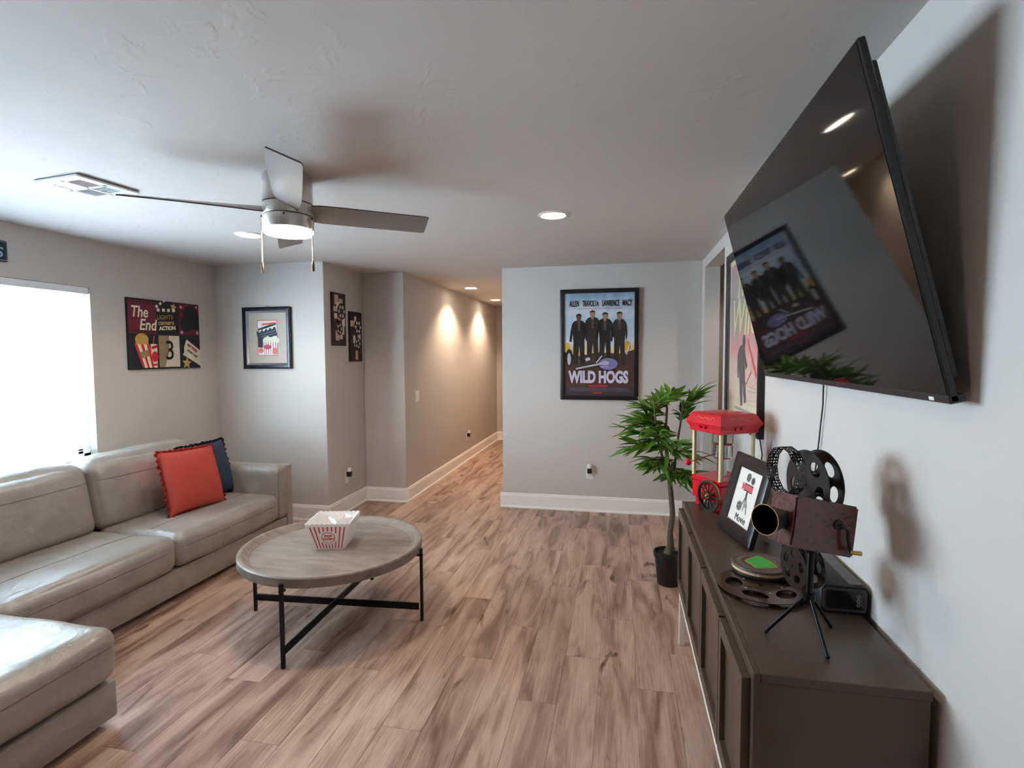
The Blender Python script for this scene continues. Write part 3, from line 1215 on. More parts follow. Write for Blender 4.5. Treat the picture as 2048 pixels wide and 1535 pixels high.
# local frame: x right for the viewer, -y out of the screen, z up; built upright, the tilt comes from the empty
tv.rotation_euler = (0, 0, 0)
tv.matrix_world = Matrix.Translation((tvx, (tvy0 + tvy1) / 2, tvz)) @ Matrix.Rotation(-tilt, 4, 'Y') @ Matrix.Rotation(-PI / 2, 4, 'Z')
tw = (tvy1 - tvy0) / 2
MB().span((-tw, 0.0, 0), (tw, 0.018, tvh), 0.003).build('bezel', TVB, tv)
MB().span((-tw + 0.006, -0.0012, 0.018), (tw - 0.006, 0.001, tvh - 0.006)).build('screen', SCREEN, tv, smooth=False)
MB().span((-tw, -0.002, -0.002), (tw, 0.030, 0.016), 0.002).build('bottom_trim', M('tv_grey_trim', srgb(58, 54, 58), 0.35, 0.5), tv)
MB().span((-tw + 0.012, 0.016, 0.05), (tw - 0.012, 0.034, tvh - 0.05), 0.008, 2).build('rear_cover', TVB, tv)
MB().span((-tw + 0.12, 0.030, 0.035), (tw - 0.12, 0.046, 0.36), 0.008, 2).build('electronics_box', TVB, tv)
MB().span((tw - 0.075, -0.0035, 0.003), (tw - 0.055, -0.0015, 0.011)).build('maker_badge', PLATE, tv)
# tilting wall mount
mt = thing('tv_wall_mount', 'black tilting wall bracket behind the large television', 'bracket', (XR, 2.04, 1.90))
MB().span((-0.020, -0.34, -0.16), (0, 0.34, 0.16), 0.003).build('wall_plate', TVB, mt)
for sy in (-0.22, 0.22):
    MB().box((-0.055, sy, -0.02), (0.085, 0.03, 0.05), Matrix.Rotation(0.25, 3, 'Y'), 0.003).build('tilt_arm', TVB, mt)
CORD = M('black_cord', srgb(20, 20, 22), 0.5)
o = MB().tube([(0.722, 2.125, 1.60), (0.727, 2.128, 1.48), (0.731, 2.140, 1.38), (0.731, 2.158, 1.30), (0.731, 2.17, 1.24), (0.731, 2.20, 1.12), (0.731, 2.22, 0.95), (0.731, 2.22, 0.62)], 0.0028, 7).build('cord', CORD)
o.parent = tv
o.matrix_parent_inverse = tv.matrix_world.inverted()

# ------------------------------------------------------------------ low cabinet
CAB = M('dark_taupe_cabinet_paint', srgb(76, 62, 50), 0.36, var=0.03, scale=5, bump=0.04, bscale=120)
CX0, CX1, CY0, CY1 = 0.327, 0.716, 1.363, 2.935
cab = thing('media_cabinet', 'long dark taupe cabinet with four doors on white metal legs', 'cabinet', (0.52, 2.15, 0))


def Cc(a, c, bev=0.002):
    return MB().span((a[0] - 0.52, a[1] - 2.15, a[2]), (c[0] - 0.52, c[1] - 2.15, c[2]), bev)


Cc((CX0 + 0.004, CY0 + 0.004, 0.286), (CX1, CY1 - 0.004, 0.758)).build('carcass', CAB, cab)
Cc((CX0 + 0.016, CY0, 0.756), (CX1 + 0.002, CY1, 0.780), 0.002).build('top_panel', CAB, cab)
Cc((CX0 - 0.002, CY0 - 0.001, 0.286), (CX0 + 0.016, CY1, 0.7802), 0.002).build('face_frame', CAB, cab)
for y0, y1 in ((1.388, 1.700), (1.712, 2.085), (2.097, 2.492), (2.504, 2.895)):
    z0, z1 = 0.330, 0.752
    st, rl, x0, x1 = 0.026, 0.045, CX0 - 0.024, CX0 - 0.002
    d = MB()
    for a, c in (((x0, y0, z0), (x1, y0 + st, z1)), ((x0, y1 - st, z0), (x1, y1, z1)), ((x0, y0 + st, z1 - rl), (x1, y1 - st, z1)), ((x0, y0 + st, z0), (x1, y1 - st, z0 + rl))):
        d.span((a[0] - 0.52, a[1] - 2.15, a[2]), (c[0] - 0.52, c[1] - 2.15, c[2]), 0.0015)
    do = d.build('door', CAB, cab)
    Cc((x1 - 0.006, y0 + st - 0.003, z0 + rl - 0.003), (x1, y1 - st + 0.003, z1 - rl + 0.003), 0).build('door_panel', CAB, do)
WMETAL = M('white_metal', srgb(238, 228, 218), 0.4, var=0.01)
RX0 = CX0 - 0.012
fr = Cc((RX0, CY0 + 0.01, 0.258), (RX0 + 0.028, CY1 - 0.01, 0.285), 0.001)
fr.span((CX1 - 0.03 - 0.52, CY0 + 0.01 - 2.15, 0.258), (CX1 - 0.002 - 0.52, CY1 - 0.01 - 2.15, 0.285), 0.001)
for y in (CY0 + 0.01, CY1 - 0.036):
    fr.span((RX0 + 0.028 - 0.52, y - 2.15, 0.258), (CX1 - 0.03 - 0.52, y + 0.026 - 2.15, 0.285))
fr.build('base_rail', WMETAL, cab)
for x in (RX0, CX1 - 0.03):
    for y in (CY0 + 0.01, CY1 - 0.038):
        Cc((x, y, 0), (x + 0.028, y + 0.028, 0.260), 0.001).build('leg', WMETAL, cab)
ZT = 0.7805

# ------------------------------------------------------------------ popcorn cart on the cabinet
PR = M('glossy_cart_red', srgb(214, 8, 36), 0.22, var=0.03, coat=0.4)
PRD = M('cart_roof_red', srgb(206, 8, 36), 0.3, var=0.03, coat=0.3)
CREAM = M('cream_post', srgb(222, 205, 158), 0.45)
CHROME = M('chrome', srgb(215, 212, 210), 0.14, 1.0, var=0.02)
GOLD = M('gold_print', srgb(214, 172, 96), 0.45, 0.3)
BRASS = M('aged_brass', srgb(176, 140, 84), 0.3, 0.9)
pc = thing('popcorn_machine', 'small red popcorn cart with glass sides and spoked wheels on the cabinet', 'popcorn machine', (0.515, 2.86, ZT))
# local frame: +x runs along the face that looks at the camera, -x face looks into the room
pc.rotation_euler = (0, 0, math.atan2(0.515, 0.857))
hw, hd = 0.105, 0.105
MB().span((-hw, -hd, 0.045), (hw, hd, 0.135), 0.004).span((-hw - 0.004, -hd - 0.004, 0.135), (hw + 0.004, hd + 0.004, 0.160), 0.004).build('base', PR, pc)
for sy in (-1, 1):
    MB().span((-hw + 0.01, hd - 0.045 if sy > 0 else -hd + 0.012, 0), (-hw + 0.04, hd - 0.015 if sy > 0 else -hd + 0.042, 0.05), 0.002).build('leg', PR, pc)
    MB().span((hw - 0.04, hd - 0.045 if sy > 0 else -hd + 0.012, 0), (hw - 0.01, hd - 0.015 if sy > 0 else -hd + 0.042, 0.05), 0.002).build('leg', PR, pc)
for sx in (-1, 1):
    for sy in (-1, 1):
        MB().box((sx * (hw - 0.006), sy * (hd - 0.006), 0.275), (0.016, 0.016, 0.235), bev=0.002).build('post', CREAM, pc)
GP = glass_mat('cart_glass', (0.97, 0.98, 0.98, 1), 0.06)
for rz in range(4):
    R = Matrix.Rotation(rz * PI / 2, 4, 'Z')
    t = bmesh.new()
    bmesh.ops.create_cube(t, size=1)
    bmesh.ops.scale(t, vec=(2 * hw - 0.03, 0.002, 0.225), verts=t.verts)
    MB().add(t, R @ Matrix.Translation((0, -hd + 0.004, 0.275))).build('pane', GP, pc, smooth=False)
# flared roof: a square lathe of four sides
prof = [(0.0, 0.392), (hw + 0.004, 0.392), (hw + 0.010, 0.396), (hw + 0.012, 0.415), (hw + 0.026, 0.438), (hw + 0.024, 0.446), (hw + 0.004, 0.484), (hw - 0.006, 0.490), (hw * 0.5, 0.497), (0, 0.500)]
MB().lathe([(r * math.sqrt(2), z) for r, z in prof], 4, Matrix.Rotation(PI / 4, 4, 'Z')).build('roof', PRD, pc, angle=25)
# gold scroll and two switches on the room-facing and camera-facing sides
for fx in (0, 1):
    R = Matrix.Rotation(-PI / 2 * (1 - fx), 4, 'Z')
    off = hw + 0.0165
    pts = []
    for i in range(33):
        u = i / 32 * 2 - 1
        pts.append(R @ Vector((u * 0.078, -off + 0.0012, 0.466 + 0.006 * math.sin(u * 9.4) * (0.4 + abs(u)))))
    MB().tube(pts, 0.0013, 5).build('gold_scroll', GOLD, pc)
    b = MB()
    for sx in (-0.017, 0.017):
        p0 = R @ Vector((sx - 0.01, -hw - 0.010, 0.420))
        p1 = R @ Vector((sx - 0.01, -hw - 0.024, 0.418))
        b.cyl(p0, p1, 0.009, 0.008, 12)
    b.build('switch_knob', PR, pc)
# gold crest print on the base face looking into the room
R = Matrix.Rotation(-PI / 2, 4, 'Z')
b = MB()
for k, (zz, w_) in enumerate(((0.118, 0.012), (0.108, 0.035), (0.097, 0.05), (0.086, 0.042), (0.075, 0.05), (0.062, 0.02))):
    pts = [R @ Vector((w_ * (i / 10 * 2 - 1) + 0.012, -hw - 0.0012, zz + 0.003 * math.sin(i * 2.1 + k))) for i in range(11)]
    b.tube(pts, 0.0013, 4)
b.build('gold_crest', GOLD, pc)
# spoked wheels outside the room-facing side and the far side
for sx in (-1, 1):
    cx, cy, cz, Rw = sx * (hw + 0.020), -hd + 0.058, 0.0805, 0.080
    RW = Matrix.Translation((cx, cy, cz)) @ Matrix.Rotation(PI / 2, 4, 'Y')
    wh = MB().lathe([(Rw - 0.012, -0.007), (Rw - 0.002, -0.007), (Rw - 0.002, 0.007), (Rw - 0.012, 0.007)], 40, RW, closed=True).build('wheel', BLK, pc)
    MB().lathe([(Rw - 0.0025, -0.0045), (Rw, -0.0045), (Rw, 0.0045), (Rw - 0.0025, 0.0045)], 40, RW, closed=True).build('tyre_band', BRASS, wh)
    for k in range(12):
        a = k * PI / 6
        MB().cyl((cx, cy + 0.010 * math.cos(a), cz + 0.010 * math.sin(a)), (cx, cy + (Rw - 0.008) * math.cos(a), cz + (Rw - 0.008) * math.sin(a)), 0.0035, 0.0028, 6).build('spoke', BLK, wh)
    MB().cyl((cx - 0.010, cy, cz), (cx + 0.010, cy, cz), 0.014, n=14).sphere((cx + sx * 0.010, cy, cz), 0.010).build('hub', BRASS, wh)
# kettle hanging from the roof, with its handle rod and red knob
MB().lathe([(0, 0.255), (0.045, 0.255), (0.052, 0.262), (0.052, 0.325), (0.056, 0.330), (0.050, 0.332), (0.012, 0.338), (0, 0.339)], 28).build('kettle', CHROME, pc)
MB().cyl((0, 0, 0.335), (0, 0, 0.395), 0.018, n=16).build('kettle_motor', M('kettle_dark', srgb(70, 66, 64), 0.3, 0.8), pc)
for sx in (-0.065, 0.065):
    MB().cyl((sx, 0.0, 0.29), (sx, 0.0, 0.394), 0.004, n=8).build('hanger_rod', CHROME, pc)
MB().cyl((-0.065, 0, 0.292), (0.065, 0, 0.292), 0.003, n=8).cyl((0, 0, 0.162), (0, 0, 0.258), 0.022, 0.016, 16).build('kettle_stand', CHROME, pc)
MB().tube([(-0.05, 0, 0.277), (-0.10, 0.0, 0.270), (-0.16, 0.0, 0.256), (-0.205, 0.0, 0.249)], 0.0028, 6).build('handle_rod', CHROME, pc)
MB().sphere((-0.213, 0.0, 0.248), 0.0165, 16).build('handle_knob', PR, pc)
o = MB().tube([(0.690, 2.935, 1.150), (0.706, 2.920, 1.12), (0.716, 2.915, 1.05), (0.712, 2.925, 0.97), (0.722, 2.935, 0.88), (0.728, 2.945, 0.70), (0.728, 2.96, 0.42)], 0.003, 7).build('cord', CORD)
o.parent = pc
o.matrix_parent_inverse = (Matrix.Translation(pc.location) @ pc.rotation_euler.to_matrix().to_4x4()).inverted()

# ------------------------------------------------------------------ things on the cabinet
def oval(cx, cy, rx, ry, a=0.0, n=18):
    out = []
    for i in range(n):
        u = 2 * PI * i / n
        X, Y = rx * math.cos(u), ry * math.sin(u)
        out.append((cx + X * math.cos(a) - Y * math.sin(a), cy + X * math.sin(a) + Y * math.cos(a)))
    return out


def plate(outer, holes, th):
    """flat plate in XY with real holes, thickness th about z=0"""
    t = bmesh.new()
    for loop in [outer] + holes:
        vs_ = [t.verts.new((x, y, -th / 2)) for x, y in loop]
        for i in range(len(vs_)):
            t.edges.new((vs_[i], vs_[(i + 1) % len(vs_)]))
    r = bmesh.ops.triangle_fill(t, use_beauty=True, use_dissolve=False, edges=t.edges[:])
    faces = [f for f in r['geom'] if isinstance(f, bmesh.types.BMFace)]
    ex = bmesh.ops.extrude_face_region(t, geom=faces)
    bmesh.ops.translate(t, vec=(0, 0, th), verts=[v for v in ex['geom'] if isinstance(v, bmesh.types.BMVert)])
    bmesh.ops.recalc_face_normals(t, faces=t.faces)
    return t


def reel_plate(R, n, th, hr=0.60, rx=0.17, ry=0.25, ph=0.3, hub=0.07):
    holes = [oval(hr * R * math.cos(ph + k * 2 * PI / n), hr * R * math.sin(ph + k * 2 * PI / n), rx * R, ry * R, ph + k * 2 * PI / n) for k in range(n)]
    holes.append(oval(0, 0, hub * R, hub * R, 0, 10))
    return plate(oval(0, 0, R, R, 0, 48), holes, th)


REELM = M('dark_bronze_reel', srgb(44, 36, 34), 0.38, 0.5, var=0.08, scale=30)
REELB = M('brown_reel', srgb(66, 46, 36), 0.25, 0.4, var=0.08, scale=30, coat=0.3)

# flat film reel with the can lying on it
fr_ = thing('film_reel', 'dark brown metal film reel lying flat on the cabinet under the film can', 'film reel', (0.463, 1.862, ZT + 0.0002))
for zz in (0.0012, 0.0150):
    MB().add(reel_plate(0.136, 5, 0.0022, 0.62, 0.20, 0.30, 0.5, 0.05), Matrix.Translation((0, 0, zz))).build('flange', REELB, fr_)
MB().lathe([(0.042, 0.002), (0.042, 0.0142)], 32).build('core', REELB, fr_)
MB().lathe([(0.132, -0.0), (0.137, 0.0), (0.137, 0.0026), (0.132, 0.0026)], 48, closed=True).lathe([(0.132, 0.0138), (0.137, 0.0138), (0.137, 0.0164), (0.132, 0.0164)], 48, closed=True).build('rolled_rim', REELB, fr_)
b = MB()
for k in range(5):
    a = 0.5 + PI / 5 + k * 2 * PI / 5
    b.sphere((0.062 * math.cos(a), 0.062 * math.sin(a), 0.0165), 0.0042, 10, (1, 1, 0.5))
b.build('rivet', CHROME, fr_)

fc = thing('film_can', 'round worn film can with a torn green label stacked on the film reel', 'film can', (0.487, 1.985, ZT + 0.0172))
MB().lathe([(0, 0), (0.090, 0), (0.0935, 0.003), (0.0935, 0.010), (0.0915, 0.012)], 56).build('bottom_shell', M('can_dark_steel', srgb(62, 56, 54), 0.35, 0.5, var=0.15, scale=20), fc)
MB().lathe([(0.0915, 0.012), (0.0925, 0.016), (0.0922, 0.020), (0.0930, 0.021), (0.0928, 0.0285)], 56).build('taped_edge', M('can_cream_tape', srgb(214, 184, 142), 0.7, var=0.10, scale=26, bump=0.4, bscale=60), fc)
MB().lathe([(0.0942, 0.0225), (0.0946, 0.0275), (0.0935, 0.0300), (0.085, 0.0305), (0.083, 0.0292), (0.064, 0.0292), (0.062, 0.0305), (0.060, 0.0292), (0, 0.0292)], 56).build('lid', M('can_brown_lid', srgb(98, 86, 76), 0.5, 0.2, var=0.18, scale=14), fc)
gl = [(-0.055, 0.012), (-0.040, 0.030), (-0.012, 0.055), (0.006, 0.074), (0.020, 0.058), (0.040, 0.020), (0.053, -0.036), (0.020, -0.048), (-0.026, -0.062), (-0.034, -0.040)]
gl = [(x * 0.86, y * 0.86) for x, y in gl]
MB().prism([(x * 1.09, y * 1.09) for x, y in gl], 0.0005, Matrix.Translation((0.003, 0, 0.0293))).build('label_edge', M('label_orange_edge', srgb(206, 150, 62), 0.7, var=0.15, scale=40), fc, smooth=False)
MB().prism(gl, 0.0005, Matrix.Translation((0.003, 0, 0.0299))).build('label', M('label_green', srgb(58, 170, 62), 0.7, var=0.16, scale=34), fc, smooth=False)

# framed print leaning on its strut
pf = thing('tabletop_frame', 'black picture frame with a movie camera print leaning on the cabinet', 'picture frame', (0.489, 2.3855, ZT + 0.0005))
pf.rotation_euler = (-0.26, 0, -1.358)
BFR = M('black_frame_wood', srgb(30, 22, 24), 0.35, var=0.05)
pw, ph_ = 0.161, 0.352
frame_bars(-pw, 0, pw, ph_, 0.058, 0.0, 0.022, pf, BFR, slope=0.004)
MB().span((-pw + 0.05, -0.010, 0.05), (pw - 0.05, -0.006, ph_ - 0.05)).build('backing', M('print_cream', srgb(240, 234, 226), 0.7, var=0.03), pf, smooth=False)
MB().box((0.03, 0.055, 0.150), (0.06, 0.004, 0.24), Matrix.Rotation(0.50, 3, 'X')).build('easel_strut', M('navy_strut', srgb(24, 30, 46), 0.6), pf)
P_ = Print(pf, 0.010)
INK = M('print_ink', srgb(52, 48, 52), 0.7)
INKR = M('print_red', srgb(206, 84, 92), 0.7)
INKG = M('print_grey', srgb(150, 146, 150), 0.7)
P_.polys('print_reels', [circ(-0.012, 0.262, 0.020), circ(0.030, 0.255, 0.017)], INKG, 1)
P_.polys('print_reel_holes', [circ(-0.012 + 0.011 * math.cos(k * 1.257), 0.262 + 0.011 * math.sin(k * 1.257), 0.0052, 10) for k in range(5)] + [circ(0.030 + 0.009 * math.cos(k * 1.257), 0.255 + 0.009 * math.sin(k * 1.257), 0.0045, 10) for k in range(5)] + [circ(-0.012, 0.262, 0.003, 8), circ(0.03, 0.255, 0.003, 8)], INK, 2)
P_.polys('print_camera', [rect(-0.030, 0.205, 0.045, 0.232), [(-0.050, 0.200), (-0.030, 0.212), (-0.030, 0.225), (-0.050, 0.238)]], INKR, 1)
P_.polys('print_camera_lines', [rect(-0.032, 0.202, 0.047, 0.206), rect(-0.032, 0.231, 0.047, 0.235), rect(0.0, 0.180, 0.012, 0.204)], INK, 2)
P_.polys('print_tripod', [[(0.004, 0.184), (0.010, 0.184), (-0.024, 0.110), (-0.030, 0.110)], [(0.004, 0.184), (0.010, 0.184), (0.044, 0.110), (0.038, 0.110)], rect(0.005, 0.118, 0.009, 0.184)], INK, 1)
P_.polys('print_lower_reel', [circ(-0.030, 0.132, 0.022), circ(0.024, 0.145, 0.010)], INKG, 3)
P_.polys('print_lower_holes', [circ(-0.030 + 0.012 * math.cos(k * 1.257), 0.132 + 0.012 * math.sin(k * 1.257), 0.0055, 10) for k in range(5)], INK, 4)
P_.text('Movie', 0.044, INK, 0.008, 0.082, 2, sx=0.9)
MB().span((-pw + 0.05, -0.0145, 0.05), (pw - 0.05, -0.0135, ph_ - 0.05)).build('glass', glass_mat('print_glass', (1, 1, 1, 1), 0.05), pf, smooth=False)

# speaker box along the wall
sp = thing('bluetooth_speaker', 'long black speaker box lying along the wall behind the tripod', 'speaker', (0.668, 1.738, ZT))
prof = [(-0.060, 0.0), (0.058, 0.0), (0.066, 0.008), (0.066, 0.074), (0.056, 0.086), (-0.054, 0.086), (-0.066, 0.074), (-0.066, 0.008)]
MBS = M('black_speaker_shell', srgb(17, 17, 22), 0.5, var=0.05, bump=0.05, bscale=400)
R = Matrix(((1, 0, 0, 0), (0, 0, 1, 0), (0, 1, 0, 0), (0, 0, 0, 1)))
MB().prism(prof, 0.40, R, 0.003).build('shell', MBS, sp)
b = MB()
b.span((0.018, 0.012, 0.0855), (0.056, 0.39, 0.0872))
b.build('top_strip', M('grey_rubber_strip', srgb(92, 86, 86), 0.55), sp)


def rrect(w, h, r, n=5):
    out = []
    for cx, cy, a0 in ((w - r, h - r, 0), (-w + r, h - r, PI / 2), (-w + r, -h + r, PI), (w - r, -h + r, 1.5 * PI)):
        for k in range(n):
            a = a0 + PI / 2 * k / (n - 1)
            out.append((cx + r * math.cos(a), cy + r * math.sin(a)))
    return out


Rf = Matrix(((1, 0, 0, 0), (0, 0, -1, -0.001), (0, 1, 0, 0.043), (0, 0, 0, 1)))
MB().add(plate(rrect(0.060, 0.035, 0.012), [rrect(0.053, 0.028, 0.008)], 0.006), Rf).build('end_bezel', M('speaker_bezel', srgb(74, 66, 66), 0.4), sp)
MB().prism(rrect(0.053, 0.028, 0.008), 0.002, Rf).build('display', M('black_gloss', srgb(5, 5, 7), 0.08), sp, smooth=False)
ICON = M('lit_icon', srgb(110, 112, 130), 0.5, emit=(0.8, 0.85, 1, 1), estr=0.03)
b = MB()
for zz in (0.012, -0.002, -0.014):
    b.add(plate(oval(0.037, zz, 0.0045, 0.0045, 0, 14), [oval(0.037, zz, 0.0036, 0.0036, 0, 14)], 0.0006), Matrix(((1, 0, 0, 0), (0, 0, -1, -0.0034), (0, 1, 0, 0.043), (0, 0, 0, 1))))
b.box((0.037, -0.0034, 0.0485), (0.003, 0.0006, 0.001))
b.build('status_icon', ICON, sp)

# movie camera on its tripod
MX, MY = 0.510, 1.557
mc = thing('movie_camera', 'antique wooden movie camera ornament with horn lens and reels on a tripod', 'movie camera', (MX, MY, ZT))
Cb = Vector((0.525 - MX, 1.599 - MY, 1.095 - ZT))
_y, _p, _ro = 0.287, 0.209, -0.131
ax = Vector((math.cos(_y) * math.cos(_p), math.sin(_y) * math.cos(_p), -math.sin(_p)))
ay = Vector((-math.sin(_y), math.cos(_y), 0))
az = ax.cross(ay)
ay, az = ay * math.cos(_ro) + az * math.sin(_ro), None
az = ax.cross(ay)
RB = Matrix((ax, ay, az)).transposed()
M4 = Matrix.Translation(Cb) @ RB.to_4x4()


def burgundy():
    m = bpy.data.materials.new('burgundy_grained_leatherette')
    m.use_nodes = True
    N, L = m.node_tree.nodes, m.node_tree.links
    b = N['Principled BSDF']
    tc = N.new('ShaderNodeTexCoord')
    mp = N.new('ShaderNodeMapping')
    mp.inputs['Scale'].default_value = (1, 1, 1.5)
    L.new(tc.outputs['Object'], mp.inputs[0])
    v = N.new('ShaderNodeTexVoronoi')
    v.inputs['Scale'].default_value = 42
    v.inputs['Randomness'].default_value = 0.75
    L.new(mp.outputs[0], v.inputs[0])
    r = N.new('ShaderNodeValToRGB')
    r.color_ramp.elements[0].position, r.color_ramp.elements[0].color = 0.15, srgb(56, 25, 24)
    r.color_ramp.elements[1].position, r.color_ramp.elements[1].color = 0.42, srgb(86, 38, 36)
    L.new(v.outputs['Distance'], r.inputs[0])
    L.new(r.outputs[0], b.inputs['Base Color'])
    b.inputs['Roughness'].default_value = 0.26
    b.inputs['Coat Weight'].default_value = 0.5
    b.inputs['Coat Roughness'].default_value = 0.15
    n = N.new('ShaderNodeTexNoise')
    n.inputs['Scale'].default_value = 90
    L.new(tc.outputs['Object'], n.inputs[0])
    bp = N.new('ShaderNodeBump')
    bp.inputs['Strength'].default_value = 0.25
    bp.inputs['Distance'].default_value = 0.004
    L.new(n.outputs[0], bp.inputs['Height'])
    L.new(bp.outputs[0], b.inputs['Normal'])
    return m


t = bmesh.new()
bmesh.ops.create_cube(t, size=1)
bmesh.ops.scale(t, vec=(0.184, 0.114, 0.138), verts=t.verts)
bmesh.ops.bevel(t, geom=t.edges[:], offset=0.005, segments=2, affect='EDGES')
MB().add(t, M4).build('camera_body', burgundy(), mc)


def W(x, y, z):
    return M4 @ Vector((x, y, z))


# horn lens
hdir = Vector((-0.767, -0.637, 0.10)).normalized()
att = W(-0.088, -0.006, 0.0)
q = hdir.to_track_quat('Z', 'Y').to_matrix().to_4x4()
HM = Matrix.Translation(att) @ q
HORN = M('dark_horn', srgb(36, 30, 30), 0.45, 0.2)
MB().lathe([(0.020, -0.03), (0.022, 0.0), (0.030, 0.034), (0.0405, 0.079), (0.0400, 0.080)], 40, HM).build('lens_horn', HORN, mc)
LBLK = M('lens_black', (0.0008, 0.0008, 0.0008, 1), 0.9, spec=0.05)
MB().lathe([(0.0400, 0.0798), (0.028, 0.036), (0.019, 0.002), (0.0, 0.0)], 40, HM).build('lens_bore', LBLK, mc)
MB().lathe([(0.0398, 0.0785), (0.0413, 0.0785), (0.0413, 0.0815), (0.0398, 0.0815)], 40, HM, closed=True).build('lens_rim', M('dull_brass', srgb(138, 104, 66), 0.4, 0.8), mc)
# crank on the side that faces the room
b = MB()
p0, p1, p2 = W(0.036, -0.056, 0.012), W(0.036, -0.070, 0.012), W(0.046, -0.074, 0.006)
b.tube([p0, p1, W(0.052, -0.074, 0.004), W(0.055, -0.075, -0.02), W(0.062, -0.076, -0.044), W(0.066, -0.078, -0.052)], 0.0042, 8)
b.cyl(W(0.036, -0.056, 0.012), W(0.036, -0.062, 0.012), 0.015, 0.013, 20)
b.build('crank', HORN, mc)
MB().cyl(W(0.062, -0.078, -0.052), W(0.090, -0.084, -0.050), 0.0052, 0.0060, 12).build('crank_grip', BRASS, mc)
MB().cyl(W(0.092, -0.02, -0.012), W(0.100, -0.02, -0.012), 0.011, 0.009, 16).build('eyepiece', HORN, mc)
# reels on the top and below
n2 = Vector((ax.x, ax.y, 0)).normalized()
qn = n2.to_track_quat('Z', 'Y').to_matrix().to_4x4()


def at_(v):
    return Vector((v[0] - MX, v[1] - MY, v[2] - ZT))


up1, up2 = at_((0.568, 1.662, 1.195)), at_((0.528, 1.651, 1.195))
for c in (up1, up2):
    MB().add(reel_plate(0.097, 5, 0.003, 0.60, 0.19, 0.25, 0.95, 0.09), Matrix.Translation(c) @ qn).build('upper_reel', REELM, mc)
MB().cyl(up2, up1, 0.030, n=24).build('reel_spool', M('spool_blue_highlight', srgb(70, 84, 102), 0.25, 0.9), mc)  # blue tint paints the highlight on the spool
lo1, lo2 = at_((0.552, 1.676, 0.945)), at_((0.500, 1.660, 0.945))
for c in (lo1, lo2):
    MB().add(reel_plate(0.064, 5, 0.003, 0.58, 0.18, 0.24, 0.4, 0.1), Matrix.Translation(c) @ qn).build('lower_reel', REELM, mc)
MB().cyl(lo2, lo1, 0.020, n=20).build('reel_spool', REELM, mc)
MB().cyl((lo1 + lo2) / 2, (lo1 + lo2) / 2 + Vector((0.0, -0.02, 0.16)), 0.008, n=10).build('reel_bracket', HORN, mc)
# film strip loop of eight flat perforated links
rc = at_((0.462, 1.622, 1.236))
FILM = M('black_film_metal', srgb(78, 74, 74), 0.3, 0.85)
FM = Matrix.Translation(rc) @ qn
ns, RR, bw = 12, 0.067, 0.034
seg = 2 * RR * math.tan(PI / ns)
for k in range(ns):
    a = (k + 0.5) * 2 * PI / ns
    # link plane: X = along the loop, Y = across (loop axis), Z = outwards
    X = Vector((-math.sin(a), math.cos(a), 0))
    Z = Vector((math.cos(a), math.sin(a), 0))
    Y = Vector((0, 0, 1))
    LM = Matrix(((X.x, Y.x, Z.x, Z.x * RR), (X.y, Y.y, Z.y, Z.y * RR), (X.z, Y.z, Z.z, 0), (0, 0, 0, 1)))
    h = seg / 2 + 0.0004
    holes = []
    for sy in (-1, 1):
        for i in range(4):
            cx = -h + (i + 0.5) * 2 * h / 4
            holes.append([(cx - 0.0022, sy * (bw / 2 - 0.0045) - 0.0017), (cx + 0.0022, sy * (bw / 2 - 0.0045) - 0.0017), (cx + 0.0022, sy * (bw / 2 - 0.0045) + 0.0017), (cx - 0.0022, sy * (bw / 2 - 0.0045) + 0.0017)])
    for q0 in range(4):
        a0 = q0 * PI / 2 + 0.22
        arc = [(0.0088 * math.cos(a0 + j * 1.13 / 5), 0.0088 * math.sin(a0 + j * 1.13 / 5)) for j in range(6)]
        holes.append(arc + [(0.0026 * math.cos(a0 + 0.56), 0.0026 * math.sin(a0 + 0.56))])
    for sx in (-1, 1):
        for sy in (-1, 1):
            c0 = (sx * (h - 0.0035), sy * (bw / 2 - 0.0105))
            holes.append([(c0[0] - 0.0024, c0[1] - 0.0024), (c0[0] + 0.0024, c0[1] - 0.0024), (c0[0] + 0.0024, c0[1] + 0.0024), (c0[0] - 0.0024, c0[1] + 0.0024)])
    MB().add(plate([(-h, -bw / 2), (h, -bw / 2), (h, bw / 2), (-h, bw / 2)], holes, 0.0012), FM @ LM).build('film_strip', FILM, mc, smooth=False)
MB().cyl(rc + Vector((0, 0, -0.066)), rc + Vector((0.01, 0, -0.082)), 0.006, n=10).build('strip_mount', FILM, mc)
# tripod
TRI = M('satin_black_tripod', srgb(22, 24, 28), 0.28, 0.6)
top = at_((0.520, 1.580, 1.030))
mid = at_((0.512, 1.563, 0.905))
MB().cyl(top, mid, 0.0095, n=18).cyl(top + Vector((0, 0, 0.012)), top - Vector((0, 0, 0.01)), 0.022, 0.018, 20).build('centre_column', TRI, mc)
MB().cyl(mid + Vector((0, 0, 0.006)), mid - Vector((0, 0, 0.014)), 0.0165, n=20).build('leg_collar', TRI, mc)
for fx, fy in ((0.527, 1.463), (0.406, 1.570), (0.594, 1.637)):
    f = at_((fx, fy, ZT + 0.0065))
    s0 = mid + (Vector((f.x, f.y, 0)) - Vector((mid.x, mid.y, 0))).normalized() * 0.010 - Vector((0, 0, 0.006))
    lg = MB().cyl(s0, f, 0.0052, 0.0046, 14).build('leg', TRI, mc)
    MB().sphere(f, 0.0065, 12).build('ball_foot', TRI, lg)

